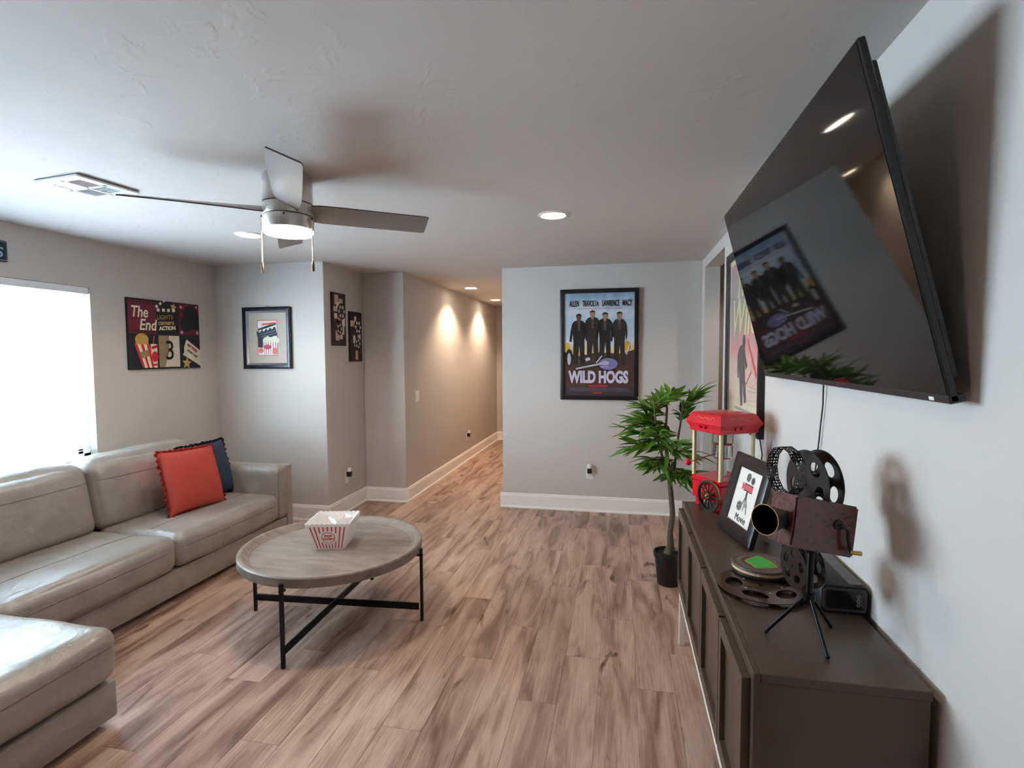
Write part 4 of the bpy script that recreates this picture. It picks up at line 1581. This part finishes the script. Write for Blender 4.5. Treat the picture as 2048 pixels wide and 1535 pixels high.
# ------------------------------------------------------------------ potted tree
PXc, PYc = 0.325, 3.690
pl = thing('potted_tree', 'artificial leafy green tree in a black pot beyond the cabinet', 'plant', (PXc, PYc, 0))
MB().lathe([(0, 0), (0.072, 0), (0.075, 0.006), (0.092, 0.190), (0.100, 0.192), (0.101, 0.222), (0.094, 0.224), (0.088, 0.202), (0.0, 0.200)], 40).build('pot', M('black_pot', srgb(20, 18, 22), 0.45), pl)
MB().lathe([(0.0885, 0.2025), (0.05, 0.210), (0, 0.212)], 24).build('soil', M('dark_soil', srgb(48, 40, 34), 0.95, var=0.3, scale=60, bump=0.6, bscale=80), pl)
BARK = M('grey_brown_bark', srgb(92, 82, 66), 0.8, var=0.2, scale=26, stretch=(1, 1, 4), bump=0.5, bscale=50)
trunk = [(0.0, 0.0, 0.20), (0.012, -0.005, 0.27), (0.008, -0.01, 0.36), (0.022, -0.01, 0.48), (0.012, -0.012, 0.60), (0.0, -0.015, 0.72), (-0.012, -0.02, 0.82), (-0.025, -0.02, 0.93)]
MB().tube(trunk, 0.02, 12, rads=[0.036, 0.025, 0.0195, 0.019, 0.018, 0.0165, 0.015, 0.011]).build('trunk', BARK, pl)
stems = [[(-0.006, -0.018, 0.78), (-0.045, -0.02, 0.86), (-0.085, -0.03, 1.00), (-0.10, -0.04, 1.15), (-0.11, -0.05, 1.26)],
         [(-0.025, -0.02, 0.92), (-0.03, -0.01, 1.05), (-0.02, 0.01, 1.20), (-0.03, 0.02, 1.28)],
         [(0.0, -0.015, 0.73), (0.030, -0.02, 0.80), (0.045, 0.0, 0.95), (0.07, 0.0, 1.12), (0.085, 0.0, 1.26)]]
for st in stems:
    MB().tube(st, 0.008, 8, rads=[0.010, 0.009, 0.008, 0.006, 0.004][:len(st)]).build('branch', BARK, pl)


def on_path(p, u):
    k = min(int(u * (len(p) - 1)), len(p) - 2)
    f = u * (len(p) - 1) - k
    return Vector(p[k]).lerp(Vector(p[k + 1]), f)


def leaf_mesh(L_, w, droop, fold):
    t = bmesh.new()
    st = [(0.0, 0.10), (0.16, 0.62), (0.36, 1.0), (0.60, 0.80), (0.82, 0.42), (1.0, 0.0)]
    rows = []
    for u, k in st:
        z = -droop * L_ * u * u
        if k == 0:
            rows.append([t.verts.new((u * L_, 0, z))])
        else:
            rows.append([t.verts.new((u * L_, s_ * w * k, z + abs(s_) * fold * w * k)) for s_ in (-1, 0, 1)])
    for A, B in zip(rows, rows[1:]):
        if len(B) == 1:
            t.faces.new((A[0], A[1], B[0]))
            t.faces.new((A[1], A[2], B[0]))
        else:
            for j in range(2):
                t.faces.new((A[j], A[j + 1], B[j + 1], B[j]))
    me = bpy.data.meshes.new('leaf')
    t.to_mesh(me)
    t.free()
    me.shade_smooth()
    return me


LEAF = M('green_leaf', srgb(84, 128, 42), 0.36, var=0.30, scale=9, rand=0.45, trans=0.25)
leaf_mes = []
for L_, w, dr in ((0.170, 0.0165, 0.22), (0.145, 0.0180, 0.12), (0.195, 0.0150, 0.35), (0.120, 0.0180, 0.05)):
    me = leaf_mesh(L_, w, dr, 0.35)
    me.materials.append(LEAF)
    leaf_mes.append(me)
prnd = random.Random(21)
twb = MB()
inner = bmesh.new()


def leaf_axes(d):
    yax = Vector((0, 0, 1)).cross(d)
    if yax.length < 0.1:
        yax = Vector((0, 1, 0))
    yax.normalize()
    roll = prnd.uniform(-1.0, 1.0)
    zax = d.cross(yax)
    yax = (yax * math.cos(roll) + zax * math.sin(roll)).normalized()
    return yax, d.cross(yax)


def leaf_matrix(d, q, s_):
    yax, zax = leaf_axes(d)
    return Matrix(((d.x * s_, yax.x * s_, zax.x * s_, q.x), (d.y * s_, yax.y * s_, zax.y * s_, q.y), (d.z * s_, yax.z * s_, zax.z * s_, q.z), (0, 0, 0, 1)))


ntw = 50
for i in range(ntw):
    u = 0.0 + 0.95 * ((i * 0.618) % 1.0)
    st = stems[i % 3]
    p = on_path(st, u)
    az_ = i * 2.39996 + prnd.uniform(-0.3, 0.3)
    # lean the crown away from the wall and the cart, towards the room
    out = Vector((math.cos(az_), math.sin(az_) * 0.85, 0))
    out.x -= 0.22
    out.normalize()
    el = -0.10 + 0.85 * u + prnd.uniform(-0.2, 0.2)
    d = (out * math.cos(el) + Vector((0, 0, math.sin(el)))).normalized()
    ln = (0.14 + 0.06 * prnd.random()) * (1.1 if u < 0.6 else 0.75)
    tip = p + d * ln - Vector((0, 0, 0.02))
    twb.tube([p, p + d * ln * 0.5, tip], 0.0018, 4)
    for k in range(11):
        outer = k >= 5
        f = 0.45 + 0.55 * (k - 5) / 5 if outer else 0.05 + 0.14 * k
        q = p.lerp(tip, f)
        side = (-1) ** k
        sp_ = 0.0 if k == 10 else side * prnd.uniform(0.35, 0.9)
        hd_ = Matrix.Rotation(sp_, 3, 'Z') @ d
        hd_ = Vector((hd_.x, hd_.y, hd_.z + prnd.uniform(-0.38, 0.22))).normalized()
        s_ = prnd.uniform(0.8, 1.1) * (1.0 if outer else 0.72)
        me = leaf_mes[prnd.choice((0, 0, 1, 1, 2, 3))]
        if outer:
            o = bpy.data.objects.new('leaf', me)
            COL.objects.link(o)
            o.parent = pl
            o.matrix_local = leaf_matrix(hd_, q, s_)
        else:
            mm = me.copy()
            mm.transform(leaf_matrix(hd_, q, s_))
            inner.from_mesh(mm)
            bpy.data.meshes.remove(mm)
# past three hundred leaves: the small ones close to the stems stay one mass
o = MB().add(inner).build('inner_foliage', LEAF, pl)
o['kind'] = 'stuff'
twb.build('twig', M('green_twig', srgb(86, 92, 48), 0.7), pl)

# ------------------------------------------------------------------ wall art
def flat(name, col, rough=0.6, var=0.03, scale=20):
    return M(name, col, rough, var=var, scale=scale)


K_DARK = flat('ink_midnight', srgb(18, 18, 30))
K_RED = flat('ink_oxblood', srgb(104, 14, 34), var=0.12)
K_RED2 = flat('ink_bright_red', srgb(196, 30, 44))
K_CREAM = flat('ink_cream', srgb(232, 222, 196))
K_GOLD = flat('ink_gold', srgb(190, 154, 74), var=0.15, scale=60)
K_TAN = flat('ink_tan', srgb(148, 128, 92), var=0.22, scale=14)
K_PALE = flat('ink_pale', srgb(214, 206, 186), var=0.1, scale=14)
K_BLACK = flat('ink_black', srgb(14, 13, 15))
K_WHITE = flat('ink_white', srgb(244, 242, 240))

# cinema collage canvas on the left wall
cv = thing('wall_canvas', 'dark cinema collage canvas reading The End beside the left window', 'canvas', (XL, 3.890, 1.755), PI / 2)
cw, chh = 0.365, 0.290
MB().span((-cw, -0.022, -chh), (cw, 0, chh), 0.003).build('stretched_canvas', K_DARK, cv)
c = Print(cv, 0.022)
xs = [-0.345, -0.095, 0.120, 0.362]
c.polys('print_panel', [rect(-0.362, 0.005, -0.100, 0.275)], K_RED, 1)
c.polys('print_perforations', [rect(-0.345 + k * 0.030, zz, -0.329 + k * 0.030, zz + 0.016) for k in range(8) for zz in (0.016, 0.250)], K_DARK, 2)
c.text('The', 0.128, K_CREAM, -0.262, 0.178, 4, shear=0.18, bold=0.002, sx=0.8)
c.text('End', 0.128, K_CREAM, -0.186, 0.074, 4, shear=0.18, bold=0.002, sx=0.85)
clap = [rect(0, 0, 0.032, 0.026)]
c.polys('print_clapper', [rotp(rect(-0.090 + k * 0.052, 0.196, -0.062 + k * 0.052, 0.222), 0.04, -0.09, 0.2) for k in range(4)] +
        [rotp(rect(-0.095 + k * 0.046, 0.222 + k * 0.0, -0.070 + k * 0.046, 0.244), 0.62, -0.095, 0.222) for k in range(3)], K_CREAM, 2)
c.polys('print_star', [star(0.080, 0.246, 0.040, 0.15)], K_GOLD, 2)
c.text('LIGHTS', 0.050, K_GOLD, -0.012, 0.150, 3, ang=0.07)
c.text('camera', 0.056, K_GOLD, -0.004, 0.105, 3, ang=0.07, shear=0.25, bold=0.0015)
c.text('ACTION', 0.044, K_CREAM, 0.010, 0.058, 3, ang=0.07, bold=0.002)
c.polys('print_panel', [rect(0.135, 0.005, 0.362, 0.280)], K_RED, 1)
c.polys('print_reel', [circ(0.262, 0.190, 0.080), circ(0.215, 0.105, 0.070), rect(0.20, 0.06, 0.36, 0.20)], K_DARK, 2)
c.polys('print_stars', [star(0.160, 0.252, 0.018), star(0.160, 0.030, 0.020), star(0.335, 0.030, 0.020), star(0.335, 0.265, 0.014)], K_PALE, 3)
# popcorn and drink
c.polys('print_popcorn', [circ(-0.245, -0.045, 0.062, 24, 0.052), rect(-0.305, -0.095, -0.185, -0.045)], K_GOLD, 2)
box_ = [(-0.315, -0.085), (-0.175, -0.085), (-0.135, -0.278), (-0.245, -0.278)]
c.polys('print_carton', [box_], K_CREAM, 3)
c.polys('print_carton_stripes', [[(-0.315 + k * 0.056, -0.085), (-0.289 + k * 0.056, -0.085), (-0.226 + k * 0.043, -0.278), (-0.245 + k * 0.043, -0.278)] for k in range(3)], K_RED2, 4)
c.polys('print_carton_patch', [[(-0.272, -0.150), (-0.196, -0.128), (-0.180, -0.180), (-0.256, -0.202)]], K_TAN, 5)
c.polys('print_cup', [[(-0.165, -0.080), (-0.100, -0.080), (-0.105, -0.278), (-0.150, -0.278)]], K_CREAM, 2)
c.polys('print_cup_red', [[(-0.160, -0.100), (-0.102, -0.085), (-0.102, -0.110), (-0.156, -0.125)], circ(-0.128, -0.185, 0.032, 18, 0.045), rect(-0.148, -0.262, -0.108, -0.245)], K_RED2, 6)
c.polys('print_straw', [[(-0.142, -0.080), (-0.136, -0.080), (-0.126, -0.010), (-0.132, -0.010)]], flat('ink_pink', srgb(214, 120, 120)), 3)
# countdown
c.polys('print_leader', [rect(-0.085, -0.275, 0.130, -0.005)], K_TAN, 1)
c.polys('print_leader_light', [[(0.020, -0.005), (0.130, -0.005), (0.130, -0.275), (-0.03, -0.275), (0.020, -0.14)]], K_PALE, 2)
c.text('3', 0.235, K_BLACK, 0.026, -0.140, 4, bold=0.001, sx=0.9)
# ticket and star
c.polys('print_star', [star(0.205, -0.245, 0.058, 0.1)], K_GOLD, 2)
tk = [(0.160, -0.168), (0.178, -0.150), (0.178, -0.104), (0.208, -0.032), (0.362, -0.130), (0.362, -0.275), (0.320, -0.250)]
c.polys('print_ticket', [tk], K_PALE, 3)
c.text('MATINEE', 0.036, K_RED2, 0.270, -0.110, 5, ang=-0.55, bold=0.0015, sx=0.85)
c.text('ADMIT ONE', 0.028, K_RED, 0.268, -0.160, 5, ang=-0.55, bold=0.001, sx=0.85)

# framed popcorn print near the corner
fp = thing('framed_print', 'small silver and black framed popcorn print with beige mat near the corner', 'picture', (-3.295, YB, 1.740))
fw, fh = 0.255, 0.292
frame_bars(-fw, -fh, fw, fh, 0.036, 0.0, 0.030, fp, M('blue_black_frame', srgb(40, 44, 54), 0.3, 0.4, var=0.04), slope=0.002)
frame_bars(-fw + 0.036, -fh + 0.036, fw - 0.036, fh - 0.036, 0.018, 0.004, 0.026, fp, M('silver_frame', srgb(180, 182, 188), 0.28, 0.8), 'inner_frame', slope=0.012)
MB().span((-fw + 0.05, -0.010, -fh + 0.05), (fw - 0.05, -0.004, fh - 0.05)).build('mat_board', M('beige_mat', srgb(198, 188, 176), 0.8, var=0.03, scale=60), fp)
c = Print(fp, 0.010)
c.polys('print_border', [rect(-0.108, -0.170, 0.108, 0.170)], flat('ink_rust', srgb(190, 108, 92)), 1)
c.polys('print_paper', [rect(-0.101, -0.163, 0.101, 0.163)], K_WHITE, 2)
c.polys('print_clapper', [rotp(rect(-0.110, 0.000, 0.100, 0.085), 0.22, 0, 0.04), rotp(rect(-0.10, 0.095, 0.10, 0.118), 0.3, 0, 0.1), [(-0.101, -0.09), (-0.05, -0.09), (-0.05, 0.02), (-0.101, 0.02)]], flat('ink_slate', srgb(44, 58, 74)), 3)
c.polys('print_clapper_stripes', [rotp([(-0.085 + k * 0.045, 0.072), (-0.065 + k * 0.045, 0.072), (-0.055 + k * 0.045, 0.094), (-0.075 + k * 0.045, 0.094)], 0.22, 0, 0.04) for k in range(4)], K_WHITE, 4)
c.polys('print_clapper_lines', [rotp(rect(-0.08, zz, 0.09, zz + 0.004), 0.22, 0, 0.04) for zz in (0.024, 0.048)], flat('ink_steel', srgb(150, 165, 178)), 4)
c.polys('print_lettering_band', [[(-0.06, 0.118), (0.08, 0.132), (0.085, 0.150), (-0.05, 0.138)]], flat('ink_orange', srgb(226, 96, 70)), 5)
c.polys('print_popcorn', [circ(-0.02 + k * 0.024, -0.018 + 0.012 * math.sin(k * 2.0), 0.026, 12) for k in range(6)], flat('ink_popcorn', srgb(238, 240, 216)), 5)
c.polys('print_carton', [[(-0.05, -0.04), (0.095, -0.04), (0.085, -0.16), (-0.036, -0.16)]], K_WHITE, 6)
c.polys('print_carton_stripes', [[(-0.046 + k * 0.026, -0.04), (-0.036 + k * 0.026, -0.04), (-0.027 + k * 0.0215, -0.16), (-0.034 + k * 0.0215, -0.16)] for k in range(6)], flat('ink_rose', srgb(206, 130, 140)), 7)
c.polys('print_carton_badge', [circ(0.002, -0.085, 0.042, 20, 0.022)], flat('ink_berry', srgb(196, 74, 92)), 8)
c.polys('print_tickets', [circ(-0.070, -0.118, 0.026, 14), rect(0.058, -0.150, 0.098, -0.095)], flat('ink_coral', srgb(232, 110, 100)), 8)
MB().span((-fw + 0.05, -0.0165, -fh + 0.05), (fw - 0.05, -0.0155, fh - 0.05)).build('glass', glass_mat('print_glass'), fp, smooth=False)
MB().tube([(-0.05, -0.004, fh - 0.002), (0, -0.003, fh + 0.012), (0.05, -0.004, fh - 0.002)], 0.0012, 5).cyl((0, 0, fh + 0.013), (0, -0.008, fh + 0.013), 0.0025, n=8).build('hanging_wire', DARKLINE, fp)

# two narrow mosaic canvases on the alcove side
NC = [flat('ink_wine', srgb(88, 26, 40)), flat('ink_sand', srgb(196, 170, 150), var=0.15), flat('ink_brown_black', srgb(40, 24, 28)), flat('ink_ivory', srgb(226, 214, 200))]
for nm, yy, zz, seed, lab in (('narrow_canvas', 4.716, 1.919, 3, 'narrow dark red film strip canvas on the alcove side, the upper left one'),
                              ('narrow_canvas', 5.042, 1.762, 9, 'narrow dark red film strip canvas on the alcove side, the lower right one')):
    o = thing(nm, lab, 'canvas', (XA, yy, zz), PI / 2, 'pair of narrow canvases')
    hw_, hh_ = 0.123, 0.254
    MB().span((-hw_, -0.022, -hh_), (hw_, 0, hh_), 0.002).build('stretched_canvas', NC[2], o)
    c = Print(o, 0.022)
    r_ = random.Random(seed)
    groups = {0: [], 1: [], 3: []}
    # background scraps of film frames, then reels with holes
    for k in range(16):
        x0, z0 = r_.uniform(-hw_, hw_ - 0.08), r_.uniform(-hh_, hh_ - 0.10)
        groups[r_.choice((0, 1, 0, 1, 3))].append(rotp(rect(x0, z0, x0 + r_.uniform(0.04, 0.08), z0 + r_.uniform(0.05, 0.10)), 0, 0, 0))
    c.each('print_scraps_wine', groups[0] or [rect(-0.1, -0.1, 0, 0)], NC[0], 1)
    c.each('print_scraps_sand', groups[1] or [rect(-0.1, -0.1, 0, 0)], NC[1], 2)
    c.each('print_scraps_ivory', groups[3] or [rect(0.02, -0.2, 0.08, -0.1)], NC[3], 3)
    rz0 = 0.08 if seed == 3 else 0.10
    c.polys('print_reel', [circ(0.038, rz0, 0.080), circ(-0.005 if seed == 3 else 0.03, rz0 - 0.17, 0.062)], NC[2], 4)
    c.each('print_reel_hole', [circ(0.038 + 0.047 * math.cos(k * 1.047), rz0 + 0.047 * math.sin(k * 1.047), 0.018, 12) for k in range(6)] +
            [circ((-0.005 if seed == 3 else 0.03) + 0.036 * math.cos(k * 1.257), rz0 - 0.17 + 0.036 * math.sin(k * 1.257), 0.014, 12) for k in range(5)], NC[1] if seed == 3 else NC[3], 5)

# large framed poster on the facing wall
bp_ = thing('movie_poster', 'large black framed poster of four bikers titled in white letters', 'poster', (-0.2155, YF - 0.004, 1.662))
pw_, ph2 = 0.378, 0.541
bp_.rotation_euler = (0.010, 0, 0)
FRB = M('black_poster_frame', srgb(26, 19, 22), 0.4, var=0.04)
frame_bars(-pw_, -ph2, pw_, ph2, 0.040, 0.0, 0.030, bp_, FRB, slope=0.004)


def sky_print():
    m = bpy.data.materials.new('poster_sky_print')
    m.use_nodes = True
    N, L = m.node_tree.nodes, m.node_tree.links
    b = N['Principled BSDF']
    b.inputs['Roughness'].default_value = 0.6
    tc = N.new('ShaderNodeTexCoord')
    sx_ = N.new('ShaderNodeSeparateXYZ')
    L.new(tc.outputs['Object'], sx_.inputs[0])
    n = N.new('ShaderNodeTexNoise')
    n.inputs['Scale'].default_value = 7
    n.inputs['Detail'].default_value = 5
    L.new(tc.outputs['Object'], n.inputs[0])
    ma = N.new('ShaderNodeMath')
    ma.operation = 'MULTIPLY_ADD'
    ma.inputs[1].default_value = 0.32
    ma.inputs[2].default_value = -0.16
    L.new(n.outputs[0], ma.inputs[0])
    ad = N.new('ShaderNodeMath')
    ad.operation = 'ADD'
    L.new(sx_.outputs['Z'], ad.inputs[0])
    L.new(ma.outputs[0], ad.inputs[1])
    mr = N.new('ShaderNodeMapRange')
    mr.inputs['From Min'].default_value = -0.15
    mr.inputs['From Max'].default_value = 0.50
    L.new(ad.outputs[0], mr.inputs[0])
    r = N.new('ShaderNodeValToRGB')
    e = r.color_ramp.elements
    e[0].position, e[0].color = 0.0, srgb(230, 178, 96)
    e[1].position, e[1].color = 1.0, srgb(134, 164, 200)
    for p, col in ((0.14, srgb(238, 206, 132)), (0.26, srgb(224, 232, 240)), (0.55, srgb(190, 212, 230)), (0.75, srgb(218, 226, 236))):
        k = e.new(p)
        k.color = col
    L.new(mr.outputs[0], r.inputs[0])
    L.new(r.outputs[0], b.inputs['Base Color'])
    return m


MB().span((-pw_ + 0.035, -0.012, -ph2 + 0.035), (pw_ - 0.035, -0.004, ph2 - 0.035)).build('poster_print', sky_print(), bp_, smooth=False)
c = Print(bp_, 0.012)
K_EARTH = flat('ink_earth', srgb(84, 50, 42), var=0.3, scale=9)
K_FIG = flat('ink_figure', srgb(34, 28, 28), var=0.25, scale=16)
K_FIG2 = flat('ink_figure_warm', srgb(52, 40, 36), var=0.3, scale=16)
K_SKIN = flat('ink_skin', srgb(176, 128, 106), var=0.12)
K_VIOL = flat('ink_violet', srgb(134, 122, 176), var=0.2, scale=10)
K_CHR = flat('ink_silver', srgb(206, 200, 206), var=0.12)
K_TITLE = flat('ink_title', srgb(214, 206, 226), var=0.06)
Wp, Hp = pw_ - 0.04, ph2 - 0.04
c.polys('print_ground', [[(-Wp, -Hp), (Wp, -Hp), (Wp, -0.05), (0.22, -0.09), (0.0, -0.075), (-0.2, -0.11), (-Wp, -0.07)]], K_EARTH, 1)
c.polys('print_lower_band', [rect(-Wp, -Hp, Wp, -0.405)], flat('ink_plum', srgb(62, 48, 58), var=0.1), 2)


def figure(x, zt, hgt, w, m, pose):
    """plain standing man: coat, arms, legs"""
    z0 = zt - hgt
    k = w
    return [[(x - 0.30 * k, zt - 0.15 * hgt), (x - 0.10 * k, zt - 0.13 * hgt), (x + 0.10 * k, zt - 0.13 * hgt), (x + 0.30 * k, zt - 0.15 * hgt), (x + 0.46 * k, zt - 0.21 * hgt),
             (x + 0.54 * k, zt - 0.36 * hgt), (x + (0.60 + pose) * k, zt - 0.52 * hgt), (x + 0.46 * k, zt - 0.54 * hgt), (x + 0.40 * k, zt - 0.38 * hgt), (x + 0.36 * k, zt - 0.55 * hgt),
             (x + 0.38 * k, z0), (x + 0.12 * k, z0), (x + 0.03 * k, zt - 0.62 * hgt), (x - 0.10 * k, z0), (x - 0.36 * k, z0), (x - 0.36 * k, zt - 0.55 * hgt), (x - 0.40 * k, zt - 0.38 * hgt),
             (x - 0.48 * k, zt - 0.56 * hgt), (x - 0.62 * k, zt - 0.54 * hgt), (x - 0.54 * k, zt - 0.34 * hgt), (x - 0.44 * k, zt - 0.20 * hgt)]]


figs = [(-0.195, 0.305, 0.50, 0.150, 0.0), (-0.062, 0.335, 0.50, 0.150, 0.05), (0.058, 0.315, 0.46, 0.145, 0.0), (0.196, 0.318, 0.52, 0.140, -0.1)]
for i, (fx, fz, fh_, fw_, po) in enumerate(figs):
    c.polys('print_figure', figure(fx, fz, fh_, fw_, None, po), K_FIG if i % 2 == 0 else K_FIG2, 4)
    c.polys('print_head', [circ(fx, fz - 0.045 + 0.006, 0.0235, 16, 0.032), rect(fx - 0.013, fz - 0.085, fx + 0.013, fz - 0.055)], K_SKIN if i != 0 else flat('ink_skin_dark', srgb(112, 80, 68)), 5)
    c.polys('print_hair', [[(fx - 0.026, fz - 0.036), (fx - 0.026, fz - 0.012), (fx, fz + 0.002), (fx + 0.026, fz - 0.012), (fx + 0.026, fz - 0.036), (fx + 0.018, fz - 0.020), (fx - 0.018, fz - 0.020)]], K_FIG, 6)
    c.polys('print_shirt', [[(fx - 0.016, fz - 0.080), (fx + 0.016, fz - 0.080), (fx + 0.010, fz - 0.175), (fx - 0.006, fz - 0.175)]], flat('ink_shirt', srgb(92, 80, 78)), 5)
# motorcycle parts in the foreground
c.polys('print_bike', [circ(0.085, -0.190, 0.105, 26, 0.070), [(-0.25, -0.225), (0.05, -0.160), (0.06, -0.200), (-0.20, -0.250)], circ(-0.29, -0.13, 0.035, 18, 0.09)], K_FIG, 7)
c.polys('print_tank', [circ(0.090, -0.188, 0.092, 26, 0.058)], K_VIOL, 8)
c.polys('print_tank_light', [circ(0.060, -0.180, 0.040, 18, 0.022), rect(0.02, -0.222, 0.10, -0.212)], flat('ink_lilac', srgb(190, 180, 214)), 9)
c.polys('print_chrome', [[(-0.225, -0.228), (0.030, -0.176), (0.034, -0.192), (-0.222, -0.244)], rotp(rect(-0.13, -0.155, -0.085, -0.125), 0.3, -0.1, -0.14), rotp(rect(-0.045, -0.150, 0.045, -0.138), 0.9, 0, -0.14), circ(-0.29, -0.14, 0.018, 14, 0.06), rotp(rect(0.27, -0.10, 0.285, 0.0), -0.3, 0.28, -0.05)], K_CHR, 10)
c.polys('print_fire', [circ(0.272, -0.015, 0.030, 14, 0.05), circ(-0.31, -0.02, 0.026, 14, 0.04)], flat('ink_amber', srgb(226, 168, 60)), 3)
for s_, x_ in (('ALLEN', -0.240), ('TRAVOLTA', -0.082), ('LAWRENCE', 0.112), ('MACY', 0.268)):
    c.text(s_, 0.078, K_BLACK, x_, 0.398, 6, bold=0.0020, sx={'ALLEN': 0.42, 'TRAVOLTA': 0.40, 'LAWRENCE': 0.40, 'MACY': 0.42}[s_])
c.polys('print_tagline', [rect(-0.215, 0.348, 0.235, 0.352)], flat('ink_magenta', srgb(206, 88, 110)), 5)
c.text('WILD HOGS', 0.156, K_TITLE, -0.005, -0.322, 11, bold=0.008, sx=0.66)
c.polys('print_credit_red', [rect(-0.095, -0.412, 0.085, -0.394), rect(-0.06, -0.478, 0.03, -0.466)], flat('ink_credit_red', srgb(190, 28, 40)), 6)
c.polys('print_credit_lines', [rect(-0.29, zz, 0.29, zz + 0.006) for zz in (-0.425, -0.436, -0.447, -0.458)], flat('ink_credit', srgb(98, 84, 98)), 5)
MB().span((-pw_ + 0.035, -0.0245, -ph2 + 0.035), (pw_ - 0.035, -0.0235, ph2 - 0.035)).build('glass', glass_mat('poster_glass', (1, 1, 1, 1), 0.055), bp_, smooth=False)

# tall framed poster on the right wall; its colours are paled to paint glass reflections
rp = thing('movie_poster', 'glare-paled red and cream framed poster on the right wall beside the doorway', 'poster', (XR, 3.455, 1.675), -PI / 2)
qw, qh = 0.470, 0.560
frame_bars(-qw, -qh, qw, qh, 0.052, 0.0, 0.032, rp, FRB, slope=0.004)


def glare_paled_print():
    m = bpy.data.materials.new('poster_glare_paled_red')
    m.use_nodes = True
    N, L = m.node_tree.nodes, m.node_tree.links
    b = N['Principled BSDF']
    b.inputs['Roughness'].default_value = 0.6
    tc = N.new('ShaderNodeTexCoord')
    sx_ = N.new('ShaderNodeSeparateXYZ')
    L.new(tc.outputs['Object'], sx_.inputs[0])
    n = N.new('ShaderNodeTexNoise')
    n.inputs['Scale'].default_value = 5
    n.inputs['Detail'].default_value = 5
    n.inputs['Distortion'].default_value = 1.0
    L.new(tc.outputs['Object'], n.inputs[0])
    ma = N.new('ShaderNodeMath')
    ma.operation = 'MULTIPLY_ADD'
    ma.inputs[1].default_value = 0.5
    ma.inputs[2].default_value = -0.25
    L.new(n.outputs[0], ma.inputs[0])
    ad = N.new('ShaderNodeMath')
    ad.operation = 'ADD'
    L.new(sx_.outputs['Z'], ad.inputs[0])
    L.new(ma.outputs[0], ad.inputs[1])
    mr = N.new('ShaderNodeMapRange')
    mr.inputs['From Min'].default_value = -0.5
    mr.inputs['From Max'].default_value = 0.5
    L.new(ad.outputs[0], mr.inputs[0])
    r = N.new('ShaderNodeValToRGB')
    e = r.color_ramp.elements
    e[0].position, e[0].color = 0.10, srgb(222, 198, 178)
    e[1].position, e[1].color = 0.98, srgb(190, 140, 142)
    for p, col in ((0.30, srgb(222, 178, 166)), (0.44, srgb(222, 140, 138)), (0.56, srgb(168, 152, 150)), (0.85, srgb(158, 150, 152))):
        k = e.new(p)
        k.color = col
    L.new(mr.outputs[0], r.inputs[0])
    L.new(r.outputs[0], b.inputs['Base Color'])
    return m


MB().span((-qw + 0.045, -0.010, -qh + 0.045), (qw - 0.045, -0.004, qh - 0.045)).build('poster_paper', flat('poster_cream', srgb(228, 216, 178)), rp, smooth=False)
c = Print(rp, 0.010)
MB().span((-qw + 0.085, -0.0112, -qh + 0.150), (qw - 0.085, -0.0098, qh - 0.085)).build('poster_print', glare_paled_print(), rp, smooth=False)
c.d = 0.0114
K_YEL = flat('ink_yellow', srgb(226, 216, 150))
c.text('The', 0.270, K_YEL, -0.02, 0.330, 2, shear=0.25, bold=0.004, sx=0.95)
c.text('Wild', 0.330, K_YEL, -0.01, 0.110, 2, shear=0.25, bold=0.004, sx=1.05)
K_DUSK = flat('ink_dusk', srgb(72, 60, 64), var=0.2)
c.polys('print_figure', [rotp(figure(-0.03, 0.0, 0.42, 0.21, None, 0.12)[0], 0.25, -0.03, -0.2)], K_DUSK, 2)
c.polys('print_head', [circ(0.022, -0.035, 0.034, 18, 0.044)], K_DUSK, 3)
c.polys('print_streaks', [[(0.10, -0.02), (0.12, -0.02), (0.34, -0.22), (0.33, -0.25)], [(0.05, -0.30), (0.07, -0.30), (0.22, -0.20), (0.21, -0.22)]], flat('ink_scarlet', srgb(206, 60, 62)), 2)
c.polys('print_credit_lines', [rect(-0.22, -0.463, 0.26, -0.443), rect(-0.34, -0.492, -0.20, -0.486), rect(-0.06, -0.492, 0.02, -0.484)], flat('ink_glare_paled', srgb(170, 150, 146)), 2)  # credit ink paled along with the rest for the glass glare
MB().span((-qw + 0.045, -0.0245, -qh + 0.045), (qw - 0.045, -0.0235, qh - 0.045)).build('glass', glass_mat('poster_glass'), rp, smooth=False)

# small plaque over the window
pq = thing('wall_plaque', 'dark navy plaque with dotted white border above the left window', 'sign', (XL, 2.40, 2.246), PI / 2)
Rf = Matrix(((1, 0, 0, 0), (0, 0, -1, 0), (0, 1, 0, 0), (0, 0, 0, 1)))
MB().prism(rrect(0.312, 0.067, 0.012), 0.012, Rf, 0.002).build('board', flat('ink_navy', srgb(24, 38, 60)), pq)
c = Print(pq, 0.012)
dots = []
for k in range(-44, 45):
    for zz in (-0.058, 0.058):
        dots.append(circ(k * 0.0068, zz, 0.0024, 6))
for k in range(-7, 8):
    for xx in (-0.302, 0.302):
        dots.append(circ(xx, k * 0.0078, 0.0024, 6))
c.polys('dotted_border', dots, flat('ink_frost', srgb(170, 196, 214)), 1)
c.text('S', 0.088, flat('ink_frost', srgb(170, 196, 214)), 0.262, -0.012, 2, bold=0.0005, shear=0.15)
